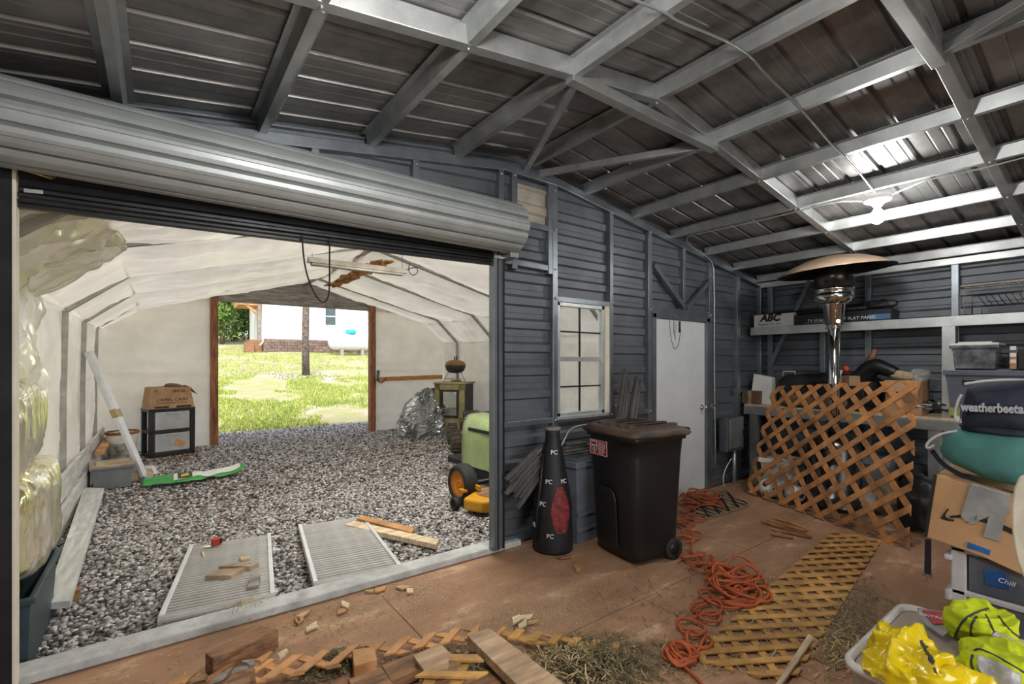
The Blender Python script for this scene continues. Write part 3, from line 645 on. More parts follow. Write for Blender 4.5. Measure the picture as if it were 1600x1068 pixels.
k = MB(); a, b = at(15, 252, Y=3.02), at(82, 272, Y=3.02); k.tube([a, b], .008); k.tube([a-V((0, 0, .02)), b-V((0, 0, .02))], .006); k.box(a, (.02, .02, .03)); k.box(b, (.02, .02, .03))
mat('brass', (.45, .33, .16), .35, .8, .15); k.build('spring_latch', 'brass', rd, world=True)
cut('name_plate', [(37, 294), (67, 297), (67, 303), (37, 300)], (0, .006, 0), 'galv_light', parent=rd, Y=3.085, bevel=.001)
rp = []
for p in ((472, 366), (474, 400), (479, 428), (488, 452), (499, 470), (508, 473), (514, 462), (515, 440), (515, 400), (515, 372)): rp.append(at(*p, Y=3.04))
def smooth(pts, it=2):
    for _ in range(it): pts = [pts[0]]+[q for a, b in zip(pts, pts[1:]) for q in (a*.75+b*.25, a*.25+b*.75)]+[pts[-1]]
    return pts
MB().tube(smooth(rp), .005, 6).build('pull_rope', 'rubber', rd, world=True)
# ------------------------------------------------------------ ramps
mat('ramp_gap_shade', (.10, .095, .09), .7)  # dark base colour paints in the shade between the slats
mat('alu_ramp', (.46, .445, .42), .5, .35, .1, 6, .15, 60, isl=.07, wear=((.52, .33, .18), 3.2, .70))
mat('alu_edge', (.74, .75, .75), .4, .4, .06)
def ramp(name, px, label):
    c = [at(x, y, Z=z) for (x, y), z in zip(px, (.045, .045, -.02, -.02))]       # near-left, near-right, far-right, far-left
    o = (c[0]+c[1])/2; x = (c[1]-c[0]); y = ((c[3]+c[2])/2-o); W, Ln = x.length, y.length
    mt = face_mtx(o, x, y); t = thing(name, label, 'ramp', o, 0); t.rotation_euler = mt.to_euler(); WM[t] = mt.copy()
    k = MB().bb((-W/2+.02, 0, -.045), (W/2-.02, Ln, -.03)).build('base_plate', 'ramp_gap_shade', t, bevel=.002)
    for s in (-1, 1): MB().bb((s*W/2-(.03 if s > 0 else 0), .035, -.05), (s*W/2+(.03 if s < 0 else 0), Ln, .008)).build('side_rail', 'alu_edge', t, bevel=.004)
    ns = 30; p = (Ln-.05)/ns
    mb = MB(); mb.prism([(-p*.45, -.03), (-p*.45, -.006), (-p*.38, .0), (p*.02, .0), (p*.1, -.008), (p*.1, -.03)], W-.062, Matrix.Translation(V((-(W-.062)/2, 0, 0)))@Matrix(((0, 0, 1, 0), (1, 0, 0, 0), (0, 1, 0, 0), (0, 0, 0, 1))))
    sl = mb.build('slat', 'alu_ramp', t)
    pieces('slat', sl, t, [Matrix.Translation(V((0, .045+p*(i+.5), 0))) for i in range(ns)])
    pr = [(.04, .0), (.02, -.004), (.005, -.018), (-.002, -.04), (-.006, -.055), (.03, -.055)]
    MB().prism(pr, W, Matrix.Translation(V((-W/2, 0, 0)))@Matrix(((0, 0, 1, 0), (1, 0, 0, 0), (0, 1, 0, 0), (0, 0, 0, 1)))).build('front_lip', 'alu_ramp', t, bevel=.003)
    return t
ramp('loading_ramp', [(245, 967), (430, 929), (378, 841), (259, 858)], 'ribbed metal ramp with wood offcuts and a red tape measure on it')
ramp('loading_ramp', [(490, 912), (629, 884), (511, 814), (413, 829)], 'bare ribbed metal ramp with nothing on it, next to the doorway middle')
g = 'wood offcuts on the ramp'
zt = lambda y: .045-.065*(950-y)/95
slab('wood_offcut', [(320, 899), (341, 889), (383, 885), (361, 898)], .055, .042, 'dusty_cedar', 'bent cedar offcut lying lower on the ramp, pointed left end', 'offcut', g)
slab('wood_offcut', [(341, 884), (358, 880), (405, 878), (391, 884)], .052, .042, 'dusty_cedar', 'bent cedar offcut on the ramp just below the small pale block', 'offcut', g)
slab('wood_offcut', [(374, 869), (391, 867), (391, 872), (376, 874)], .03, .03, 'pine_pale', 'small pale wood block at the top right of the ramp', 'offcut', g)
slab('wood_offcut', [(391, 899), (407, 897), (404, 914), (386, 917)], .06, .05, 'weather_wood', 'grey wood block standing by the right rail of the ramp', 'offcut', g)
tm = thing('tape_measure', 'red and black tape measure on the far end of the ramp', 'tape measure', at(338, 852, Z=-.005), R(10))
mat('red_plastic', (.42, .03, .015), .4)
MB().box((0, 0, .035), (.075, .04, .065)).build('case', 'red_plastic', tm, bevel=.012, seg=3)
MB().box((-.06, -.0, .01), (.06, .025, .004), (0, .2, 0)).build('blade', 'chrome', tm); MB().box((.03, -.021, .04), (.018, .006, .04)).build('grip', 'black_plastic', tm, bevel=.002)
tag(MB().tube([at(316, 861, Z=.0), at(319, 870, Z=.0)], .009, 6).build('wood_peg', 'pine_pale'), 'tiny pale peg lying alone on the ramp with the tape measure', 'peg')
# boards on the gravel
slab('timber_board', [(539, 819), (553, 813), (686, 842), (681, 850)], .0, .045, 'pine_pale', 'pale pine board with cut end lying on the gravel', 'board')
slab('timber_board', [(557, 809), (566, 804), (648, 824), (643, 831)], .01, .05, 'cedar_end', 'reddish timber board lying behind the pale pine board', 'board')
slab('long_board', [(69, 941), (110, 938), (163, 762), (131, 761)], .06, .045, 'white_wood', 'long white painted board lying along the left planks', 'board', dz=[0, 0, -.03, -.03])
tag(MB().box(at(85, 946, Z=-.03)+V((0, .12, 0)), (.22, .09, .08)).build('wood_block', 'brown_wood'), 'dark block propping the near end of the long white board', 'block')
# tote and foil wrapped bundles at the left jamb
tt = thing('storage_tote', 'dark teal plastic tote under the foil wrapped bundles', 'tote', (-.70, 3.72, GZ))
mat('teal_plastic', (.035, .06, .075), .45, 0, .1)
def tote(par, w, l, h, m, rim=.02, thk=.006, taper=.9, lid=None):
    k = MB(); r0 = [(sx*w/2*taper, sy*l/2*taper, 0) for sx, sy in ((-1, -1), (1, -1), (1, 1), (-1, 1))]; r1 = [(sx*w/2, sy*l/2, h) for sx, sy in ((-1, -1), (1, -1), (1, 1), (-1, 1))]
    i1 = [(sx*(w/2-thk), sy*(l/2-thk), h) for sx, sy in ((-1, -1), (1, -1), (1, 1), (-1, 1))]; i0 = [(sx*(w/2*taper-thk), sy*(l/2*taper-thk), thk) for sx, sy in ((-1, -1), (1, -1), (1, 1), (-1, 1))]
    k.loft([r0, r1, i1, i0], sm=False); k.build('body', m, par, bevel=.012, seg=3)
    k = MB(); a = [(sx*(w/2+rim), sy*(l/2+rim), h-.02) for sx, sy in ((-1, -1), (1, -1), (1, 1), (-1, 1))]; b = [(p[0], p[1], h+.012) for p in a]; c = [(sx*(w/2-thk*1.5), sy*(l/2-thk*1.5), h+.012) for sx, sy in ((-1, -1), (1, -1), (1, 1), (-1, 1))]; d = [(p[0], p[1], h-.02) for p in c]
    k.loft([a, b, c, d, a], sm=False, cap=False); k.build('rim', m, par, bevel=.006, seg=2)
    if lid:
        k = MB(); k.box((0, 0, h+.02), (w+2*rim, l+2*rim, .022)); k.box((0, 0, h+.036), (w*.8, l*.8, .016)); k.build('lid', lid, par, bevel=.008, seg=2)
tote(tt, .38, .78, .40, 'teal_plastic')
for z, hgt, xx, lb, sd in ((.36, .29, .165, 'lower foil wrapped bundle, larger, bulging over the tote', 3), (.90, .26, .11, 'upper foil wrapped bundle stacked at the left door frame', 8)):
    r_ = (.20 if z < .5 else .14, .48 if z < .5 else .42, hgt)
    def bun(u, v):
        th, ph = 2*math.pi*u, (v-.5)*math.pi; e = .45
        p = V((r_[0]*sgn(math.cos(ph), e)*sgn(math.cos(th), e), r_[1]*sgn(math.cos(ph), e)*sgn(math.sin(th), e), r_[2]*sgn(math.sin(ph), e)))
        q = V((p.x*2.2, p.y*4.2, p.z*1.7+sd)); return V((-.69, 3.80, z+hgt))+p*(1.10-.24*crease(q)+.08*noise.noise(p*3+V((sd, 0, 0))))
    b = MB().grid(bun, 160, 110, cyc=True).build('foil_bundle', 'foil_wrap')
    tag(b, lb, 'bundle', 'foil wrapped bundles')
# leaning aluminium ladder section
ld = thing('aluminium_pole', 'white aluminium extension pole leaning on the left tunnel wall', 'pole', at(230, 754, Z=GZ))
a, b = at(229, 752, Z=GZ), V((-.73, 8.3, 1.66)); mid = a.lerp(b, .55)
mat('alu_white', (.66, .67, .68), .4, .3, .06)
MB().beam(a, b.lerp(a, .1), .09, .05).build('outer_rail', 'alu_white', ld, world=True, bevel=.006)
MB().beam(mid, b, .065, .085).build('inner_rail', 'alu_white', ld, world=True, bevel=.006)
MB().beam(a.lerp(b, .5), a.lerp(b, .56), .11, .07).build('bracket', 'brass', ld, world=True, bevel=.004)
MB().beam(a, a.lerp(b, .04), .12, .08).build('foot', 'galv', ld, world=True, bevel=.004)
# drawer unit, torn box
du = thing('drawer_unit', 'black framed two drawer unit with clear drawer fronts under the torn box', 'drawers', (.14, 10.12, GZ), R(15))
fr = MB(); W_, H_, D_ = .66, .80, .45
for sx in (-1, 1):
    for sy in (-1, 1): fr.box((sx*(W_/2-.035), sy*(D_/2-.035), H_/2), (.07, .07, H_))
for z in (.03, .42, H_-.025): fr.box((0, 0, z), (W_, D_, .05))
fr.build('frame', 'black_plastic', du, bevel=.006)
mat('clear_grey', (.55, .57, .58), .25, 0, .1, 3, .1, 10, trans=.25)
for z in (.235, .60):
    dr = MB().box((0, -D_/2+.10, z), (W_-.16, .2, .30)).build('drawer', 'clear_grey', du, bevel=.01)
    MB().box((0, -D_/2-.008, z+.12), (.16, .02, .025)).build('handle', 'clear_grey', dr, bevel=.004)
MB().box((.1, -D_/2-.004, .2), (.16, .008, .1), (0, .5, 0)).build('drawer_label', 'cedar_end', du)
cb = thing('cardboard_box', 'open torn cardboard box with black print on the drawer unit', 'box', (.14, 10.10, GZ+.80), R(15))
mat('cardboard', (.42, .25, .13), .8, 0, .1, 5, .1, 60); mat('ink', (.02, .018, .016), .6); mat('card_dark', (.16, .09, .05), .85)
k = MB(); w0, w1, hh = .33, .29, .38
r0 = [(-w0, -.2, 0), (w0, -.2, 0), (w0, .2, 0), (-w0, .2, 0)]; r1 = [(-w1, -.17, hh), (w1*.95, -.17, hh-.03), (w1, .17, hh), (-w1, .17, hh-.02)]
i1 = [(p[0]*.98, p[1]*.97, p[2]) for p in r1]; i0 = [(p[0]*.97, p[1]*.97, .01) for p in r0]
k.loft([r0, r1, i1, i0], sm=False); k.build('box_body', 'cardboard', cb)
k = MB(); k.faces([(w1*.95, -.17, hh-.03), (w1, .17, hh), (w1+.12, .17, hh-.13), (w1+.1, -.15, hh-.16)], [(0, 1, 2, 3)]); k.build('flap', 'cardboard', cb, thick=.006)
blob((.08, .04, hh-.01), (.13, .09, .045), .8, .04, 8, 4, nu=24, nv=16).build('crumpled_paper', 'card_dark', cb)
bm_ = WM[cb]
for s_, sz, x, z in (('CAMEL CASH', .075, 0, .15), ('3895 85', .06, .1, .29), ('ID', .05, -.22, .30)): text(s_, 'print', sz, 'ink', cb, bm_@face_mtx((x, -.2+.03*z/hh-.004, z), (1, 0, 0), (0, .08, 1)))
k = MB(); k.box((0, -.197, .10), (.46, .004, .006), (R(-4.5), 0, 0)); k.box((-.15, -.2, .03), (.2, .004, .03)); k.box((.17, -.2, .03), (.22, .004, .035)); k.build('print_bar', 'ink', cb)
# bucket
bk = thing('bucket', 'rusty rimmed white bucket with a torn label behind the aluminium pole', 'bucket', (-.46, 9.75, GZ))
mat('bucket_white', (.60, .58, .54), .55, 0, .12, 5, wear=((.35, .18, .08), 4, .6)); mat('rust', (.30, .12, .04), .8, 0, .3, 10)
MB().lathe([(.17, 0), (.205, .47), (.195, .47), (.165, .02)], n=28).build('pail', 'bucket_white', bk)
MB().lathe([(.2, .45), (.218, .46), (.218, .49), (.19, .492)], n=28, cap=False).build('rim', 'rust', bk, thick=.003)
k = MB(); k.grid(lambda u, v: V(((.181+.035*(.06+.26*v)/.47+.003)*math.cos(R(230+70*u)), (.181+.035*(.06+.26*v)/.47+.003)*math.sin(R(230+70*u)), .06+.26*v)), 12, 4); mat('label_grey', (.45, .42, .38), .6, 0, .3, 12, col2=(.12, .1, .09)); k.build('label', 'label_grey', bk)
MB().tube([(-.2, -.02, .4), (-.23, -.1, .25), (-.12, -.22, .14), (.05, -.25, .15)], .004, 5).build('wire_handle', 'dark_metal', bk)
# grey tote with brown board on top, paper bag, green bag
gt = thing('storage_tote', 'small grey lidded tote beside the left planks, dusty brown top', 'tote', (-.48, 7.95, GZ), R(6))
mat('tote_grey', (.16, .165, .18), .5, 0, .1); mat('dust_tan', (.42, .33, .22), .85, 0, .2, 6)
tote(gt, .40, .42, .27, 'tote_grey', lid='dust_tan')
tag(blob((-.22, 8.1, GZ+.07), (.17, .13, .08), .5, .03, 6, 2, fold=.03).build('paper_bag', 'dust_tan'), 'crumpled brown paper bag between the grey tote and the leaning pole', 'bag')
gb_ = thing('fertilizer_bag', 'green and white empty plastic sack lying flat on the gravel', 'sack', at(298, 752, Z=GZ))
mat('green_plastic', (.03, .30, .05), .35, 0, .1, 4, coat=.3); mat('white_plastic', (.68, .70, .68), .35, 0, .08, 5); mat('dark_green', (.02, .07, .03), .5); mat('yellow_print', (.7, .5, .05), .5)
def sack(u, v):
    x = -.5+1.12*u; w = .34*(math.sin(math.pi*min(1, max(0, u*.94+.04)))**.35); y = (v-.5)*w
    z = .05+.09*math.sin(math.pi*v)*(.6+.6*noise.noise(V((x*3, v*2, 1))))+.03*noise.noise(V((x*7, v*6, 4)))+(.05 if u > .85 else 0)*(u-.85)*6
    return V((x, y+.1*x, max(.012, z)))
MB().grid(sack, 50, 20).build('sack_body', 'green_plastic', gb_, thick=.004)
MB().grid(lambda u, v: sack(.28+.68*u, .10+.46*v+.12*u)+V((0, -.004, .008)), 30, 8).build('white_panel', 'white_plastic', gb_)
MB().grid(lambda u, v: sack(.32+.14*u, .14+.40*v)+V((0, -.006, .014)), 10, 8).build('print_panel', 'dark_green', gb_)
MB().grid(lambda u, v: sack(.35+.075*u, .26+.16*v)+V((0, -.008, .02)), 10, 8).build('print_badge', 'yellow_print', gb_)
slab('paper_sheet', [(226, 728), (240, 726), (248, 738), (236, 742)], GZ+.02, .006, 'white_paint', 'loose white paper sheet beside the foot of the pole', 'paper', dz=[.1, .12, 0, 0])
# ------------------------------------------------------------ right side of the tunnel
tp = thing('silver_tarp', 'crumpled silver grey tarpaulin heaped against the tunnel end', 'tarp', (4.55, 9.35, GZ))
mat('tarp', (.30, .31, .31), .25, .6, .12, 3, .25, 14)
def tarpf(u, v):
    a = 2*math.pi*u; h = v; rr = (.48*(1-h**2.2)+.05)*(1+.12*math.sin(3*a+1)); q = V((math.cos(a)*1.2, math.sin(a)*1.2, h*1.4))
    rr += .16*noise.noise(q*1.6)-.17*crease(q*1.9+V((3, 0, 0)))+.09
    return V((rr*math.cos(a)+.14*h, rr*math.sin(a)*.8, 1.02*h+.06*noise.noise(q*2.2)*(1 if h > .1 else 0)))
MB().grid(tarpf, 100, 50, cyc=True, sm=False).build('tarp_cover', 'tarp', tp)
tag(blob((4.95, 9.5, GZ+.34), (.26, .25, .34), .6, .08, 4, 6, fold=.06).build('black_bag', 'black_plastic'), 'black rubbish bag between the silver tarp and the stove', 'bag')
stv = thing('wood_stove', 'rusty yellow brown wood stove with a tall glass door', 'stove', (5.26, 9.18, GZ), R(-50))
mat('stove_tan', (.36, .31, .15), .5, .2, .2, 3, .1, 20, wear=((.22, .11, .05), 3, .62)); mat('stove_dark', (.05, .045, .04), .55, .4, .2); mat('stove_glass', (.62, .64, .60), .06, .9, .1, 3)
k = MB(); k.bb((-.27, -.24, .03), (.27, .27, 1.05)); k.build('body', 'stove_dark', stv, bevel=.012)
k = MB()
for a, b in (((-.28, -.29, .0), (-.17, -.235, 1.06)), ((.17, -.29, .0), (.28, -.235, 1.06)), ((-.28, -.29, .92), (.28, -.235, 1.06)), ((-.28, -.29, .0), (.28, -.235, .40))): k.bb(a, b)
k.build('front_frame', 'stove_tan', stv, bevel=.008)
dr = MB().bb((-.17, -.265, .40), (.17, -.255, .92)).build('glass_door', 'stove_glass', stv)
k = MB()
for a, b in (((-.18, -.31, .38), (-.14, -.28, .94)), ((.14, -.31, .38), (.18, -.28, .94)), ((-.18, -.31, .38), (.18, -.28, .42)), ((-.18, -.31, .9), (.18, -.28, .94))): k.bb(a, b)
k.build('door_frame', 'stove_dark', dr, bevel=.006)
MB().bb((-.30, -.31, 1.05), (.30, .29, 1.09)).build('top_plate', 'stove_tan', stv, bevel=.008)
MB().lathe([(.09, 1.09), (.10, 1.11), (.08, 1.12)], c=(0, .08, 0), n=20).build('flue_collar', 'rust', stv)
stv.scale = (1.2, 1.2, 1.06)
kg = thing('kettle_grill', 'small black kettle grill with a rusty brown lid on the stove', 'grill', (5.24, 9.12, GZ+1.156), R(20))
kg.scale = (1.15, 1.15, 1.1)
mat('lid_brown', (.24, .13, .05), .4, .2, .15)
MB().lathe([(.0, .17), (.10, .18), (.165, .22), (.195, .30), (.195, .325), (.188, .325), (.185, .30), (.0, .2)], n=32).build('bowl', 'stove_dark', kg)
MB().lathe([(.2, .325), (.2, .345), (.18, .385), (.13, .42), (.06, .437), (0, .44)], n=32).build('lid', 'lid_brown', kg)
k = MB(); k.tube([(-.025, 0, .435), (-.025, 0, .50), (.025, 0, .50), (.025, 0, .435)], .012, 8); k.build('handle', 'black_plastic', kg)
for i in range(3):
    a = R(120*i+30); MB().tube([(.13*math.cos(a), .13*math.sin(a), .21), (.24*math.cos(a), .24*math.sin(a), .008)], .008, 6).build('leg', 'galv', kg)
MB().tube([(.22*math.cos(R(x)), .22*math.sin(R(x)), .06) for x in range(30, 300, 20)], .005, 6).build('leg_ring', 'galv', kg)
def wheel(par, c, r, w, axis_rz, hubm, knob=0, tyrem='rubber', hub=.6):
    mt = Matrix.Translation(V(c))@Euler((R(90), 0, axis_rz)).to_matrix().to_4x4()
    pr = [(hub*r, -w/2*.8), (r*.82, -w/2), (r*.96, -w/2*.75), (r, -w/2*.3), (r, w/2*.3), (r*.96, w/2*.75), (r*.82, w/2), (hub*r, w/2*.8)]
    k = MB(); k.lathe(pr, n=32, m=mt, cap=False)
    if knob:
        for i in range(knob):
            a = 2*math.pi*i/knob; k.box(mt@V((r*math.cos(a), r*math.sin(a), 0)), (r*.12, w*.85, r*.13), (mt.to_3x3()@Euler((0, 0, a)).to_matrix()@Matrix(((1, 0, 0), (0, 0, 1), (0, -1, 0)))))
    t = k.build('tyre', tyrem, par)
    MB().lathe([(.0, w/2*.2), (r*.12, w/2*.62), (r*.2, w/2*.6), (r*.24, w/2*.3), (hub*r*.85, w/2*.35), (hub*r, w/2*.8), (hub*r, -w/2*.8), (0, -w/2*.5)], n=28, m=mt).build('hub', hubm, t)
mw = thing('riding_mower', 'green riding mower with orange wheel hub and yellow cutting deck', 'mower', (3.15, 4.9, GZ))
mat('mower_green', (.30, .40, .17), .4, 0, .1, 3, coat=.2, wear=((.45, .48, .3), 4, .66)); mat('mower_yellow', (.62, .30, .01), .4, 0, .1, 5, wear=((.18, .1, .04), 5, .62)); mat('hub_orange', (.70, .24, .01), .45, 0, .1)
for x in (-.40, .95): wheel(mw, (x, -.28, .222), .222, .18, R(90) if x > 0 else R(-90), 'hub_orange', 0, hub=.66)
for x in (.62, 1.15): wheel(mw, (x, 1.05, .26), .26, .22, R(90) if x > .9 else R(-90), 'hub_orange', 0)
def hood(u, v):
    a = math.pi*u; w = .27+.03*math.sin(v*3); z0 = .22
    return V((.44-w*sgn(math.cos(a), .45), -.05+.75*v, z0+(.62+.04*v)*sgn(math.sin(a), .45)*(1 if v > .03 else .97)))
k = MB(); k.grid(hood, 28, 8); k.faces([tuple(hood(i/27, 0)) for i in range(28)], [tuple(range(28))]); k.faces([tuple(hood(i/27, 1)) for i in range(28)], [tuple(range(28))]); k.build('hood', 'mower_green', mw)
for z in (.62, .66, .70): MB().bb((.24, -.07, z), (.64, -.045, z+.02)).build('grille_bar', 'dark_metal', mw)
MB().bb((.145, .0, .68), (.165, .5, .72)).build('hood_stripe', 'dark_metal', mw)
MB().bb((.22, -.2, .14), (.68, 1.2, .24)).build('chassis', 'dark_metal', mw, bevel=.02)
MB().bb((.16, -.12, .20), (.74, .10, .32)).build('front_skirt', 'mower_green', mw, bevel=.03)
MB().tube([(-.36, -.28, .2), (.92, -.28, .2)], .03, 8).build('axle', 'dark_metal', mw)
dk = [(-.60, -.62), (-.52, -.84), (-.28, -.95), (.1, -.90), (.42, -.80), (.46, -.45), (.1, -.38), (-.3, -.42)]
MB().prism(dk, .13, Matrix.Translation(V((0, 0, .04)))).build('cutting_deck', 'mower_yellow', mw, bevel=.03, seg=3)
k = MB(); k.box((-.44, -.44, .19), (.16, .10, .03)); k.box((-.36, -.5, .22), (.03, .16, .05)); k.build('deck_bracket', 'mower_yellow', mw, bevel=.004)
blob((-.16, -.66, .17), (.26, .18, .02), .8, .02, 9, 3, nu=24, nv=12).build('dried_clippings', 'brown_wood', mw)
wheel(mw, (-.60, -.46, .07), .07, .06, R(-90), 'dark_metal')
blob((.98, 1.0, .56), (.2, .22, .07), .5, .01).build('seat', 'black_plastic', mw); blob((1.0, 1.22, .70), (.2, .06, .13), .5, .01).build('seat_back', 'black_plastic', mw)
MB().tube([(.86+.16*math.cos(R(x)), .72+.12*math.sin(R(x)), .92+.08*math.sin(R(x))) for x in range(0, 360, 20)], .014, 8, cyc=True).build('steering_wheel', 'black_plastic', mw); MB().tube([(.86, .72, .91), (.7, .6, .7)], .018).build('steering_column', 'dark_metal', mw)
MB().bb((.5, .8, .5), (1.26, 1.3, .55)).build('fender', 'mower_green', mw, bevel=.03)
qd = thing('quad_bike', 'small dark quad bike with a knobbly tyre behind the green mower', 'quad bike', (4.70, 7.50, GZ), R(-25))
mat('hub_tan', (.25, .21, .13), .6)
mat('tyre_dusty', (.09, .075, .055), .85, 0, .3, 20)
for sx in (-1, 1):
    for y in (-.42, .45): wheel(qd, (sx*.36, y, .20), .20, .19, R(90) if sx > 0 else R(-90), 'hub_tan', 16, 'tyre_dusty', .5)
k = MB(); k.bb((-.2, -.55, .25), (.2, .6, .42)); k.build('chassis', 'dark_metal', qd, bevel=.05, seg=3)
MB().bb((-.26, -.68, .30), (.26, -.52, .56)).build('front_cowl', 'stove_dark', qd, bevel=.05, seg=3)
for z in (.36, .42, .48): MB().bb((-.18, -.695, z), (.18, -.675, z+.02)).build('grille_bar', 'galv', qd)
blob((0, .2, .56), (.17, .38, .1), .5, .01).build('seat', 'black_plastic', qd)
for x in (-.2, -.07, .07, .2): MB().tube([(x, -.66, .60), (x, -.30, .60)], .012, 6).build('rack_bar', 'galv', qd)
# fluorescent shop light
fx = thing('shop_light', 'grey twin tube shop light hanging under the tunnel roof, unlit', 'light fixture', (2.08, 6.03, 2.72))
a, b = at(481, 404, Y=6.03), at(634, 426, Y=6.03); b.z = a.z = (a.z+b.z)/2
mat('fixture_grey', (.33, .30, .25), .5, .2, .15); mat('tube_glass', (.42, .40, .34), .3)
k = MB(); k.prism([(-.055, -.03), (-.03, .035), (.03, .035), (.055, -.03)], (b-a).length, face_mtx(a, (0, 1, 0), (0, 0, 1))); k.build('housing', 'fixture_grey', fx, world=True, bevel=.003)
for dy in (-.03, .03): MB().tube([a+V((.04, dy, -.045)), b+V((-.04, dy, -.045))], .017, 10).build('lamp_tube', 'tube_glass', fx, world=True)
for p in (a+V((.05, 0, .03)), b+V((-.05, 0, .03))): MB().tube([p, p+V((0, 0, .22))], .003, 5).build('hanger_chain', 'dark_metal', fx, world=True)
MB().tube(smooth([b+V((0, 0, .02)), at(650, 416, Y=6.1), at(654, 425, Y=6.1), at(645, 431, Y=6.1), at(638, 424, Y=6.1), at(640, 410, Y=6.1)]), .006, 6).build('power_cord', 'rubber', fx, world=True)
ti = MB(); mat('torn_foam', (.50, .24, .07), .9, 0, .35, 8, .6, 20)
def torn(u, v):
    a, b = at(516, 447, Y=8.6), at(604, 407, Y=6.35); p = a.lerp(b, u); q = V((u*9, v*3, 2))
    return p+V(((v-.5)*.22*(1+.8*noise.noise(q)), .1*noise.noise(q+V((3, 0, 0))), .05*noise.noise(q*1.7)))
tag(ti.grid(torn, 60, 8, sm=False).build('torn_insulation', 'torn_foam', thick=.02), 'strip of torn orange insulation showing through the tunnel roof', 'insulation')
lp = MB(); lp.tube(smooth([at(592, 578, Y=TE-.2), at(589, 590, Y=TE-.2), at(595, 600, Y=TE-.2), at(604, 590, Y=TE-.2)]), .012, 6)
tag(lp.build('cable_loop', 'rubber'), 'black cable loop hanging on the end of the wooden rail', 'cable')
tag(MB().box(at(590, 585, Y=TE-.17), (.10, .05, .19)).build('outlet_box', 'galv', bevel=.008), 'grey outlet box on the end of the wooden rail', 'outlet box')
# dry leaves on the gravel
mat('dry_leaf', (.26, .11, .05), .8, 0, .2, isl=.4)
for nm, cx, cy, sx, sy, n, lb in (('leaf_litter', .15, 9.55, .5, .3, 90, 'dry brown leaves below the black drawer unit'), ('leaf_litter', 3.6, 8.2, 1.1, .9, 160, 'dry brown leaves scattered by the tarp and stove'), ('leaf_litter', .9, 6.6, 1.2, 1.6, 90, 'sparse dry leaves over the middle of the gravel')):
    p = np.stack([np.random.normal(cx, sx*.6, n), np.random.normal(cy, sy*.6, n), np.full(n, GZ+.022)], 1); q = np.random.normal(0, .026, (n, 4, 3))*np.array([1, 1, .35]); q[:, 2:] *= -1
    tag(rawmesh(nm, (p[:, None]+q).reshape(-1, 3), np.arange(4*n).reshape(-1, 4), 'dry_leaf'), lb, 'leaves')
# ------------------------------------------------------------ ceiling lamps and conduit
def at_roof(x, y, off):
    u = (x-800)/F; r = V((SN+CS*u, CS-SN*u, -(y-HY)/F)); t = 3.0
    for _ in range(40): p = V((0, 0, CH))+r*t; t += (zr(p.x)+off-p.z)/(r.z+SL*abs(r.x)+.2)
    return V((0, 0, CH))+r*t
def bulb_fixture(p, label, energy):
    t = thing('ceiling_lamp', label, 'lamp', p)
    MB().lathe([(.085, 0), (.098, -.012), (.09, -.035), (.05, -.05), (.036, -.065), (.032, -.075), (0, -.075)], n=28).build('lamp_holder', 'porcelain', t)
    MB().lathe([(.016, -.07), (.02, -.09), (.042, -.125), (.052, -.16), (.048, -.185), (.03, -.208), (.012, -.217), (0, -.218)], n=24).build('bulb', 'bulb', t)
    l = lamp('bulb_light', 'POINT', V(p)+V((0, 0, -.165)), energy, (1, .97, .93), .07); return t
pb_ = at_roof(1371, 308, -.03)
bulb_fixture(pb_, 'lit bare bulb in a white porcelain holder under the roof purlin', 85)
bulb_fixture(V((.82, .95, zr(.82)-.03)), 'lit bare bulb above the camera, out of the picture', 185)
fp = smooth([V((.86, .95, zr(.82)-.05)), V((1.15, 1.0, zr(1.15)-.04))]+[at_roof(x, y, -.04) for x, y in ((960, -14), (990, 0), (1035, 17), (1060, 34), (1104, 51), (1141, 67), (1171, 86), (1195, 115), (1242, 160), (1276, 199), (1296, 223), (1323, 248), (1343, 270), (1367, 300))], 1)
dn = []
for a, b in zip(fp, fp[1:]):
    k = max(2, int((b-a).length/.006))
    dn += [a.lerp(b, i/k) for i in range(k)]
tag(MB().tube(dn, [.0068+.0014*(i % 2) for i in range(len(dn))], 6).build('flexible_conduit', 'galv'), 'spiral flexible metal conduit running over the purlins to the lit bulb', 'conduit')
c1 = smooth([pb_+V((0, .07, -.01))]+[V((PX[8]+.03, y, zr(PX[8])-.045+.008*math.sin(y*5))) for y in (1.6, 2.0, 2.4, 2.8, 3.05)]+[V((5.0, 3.12, 2.80)), V((5.3, 3.13, 2.75)), V((5.37, 3.13, 2.62)), V((5.37, 3.13, 1.2)), V((5.40, 3.13, .3))], 1)
tag(MB().tube(c1, .006, 6).build('electric_cable', 'galv_light'), 'grey cable from the lit bulb along the purlin and down beside the white door', 'cable')
tag(MB().tube([pb_+V((0, -.07, -.01))]+[V((PX[8]+.03, y, zr(PX[8])-.045+.008*math.sin(y*7))) for y in (1.0, .7, .4, 0, -.5)], .006, 6).build('electric_cable', 'galv_light'), 'grey cable from the lit bulb along the purlin towards the right edge', 'cable')
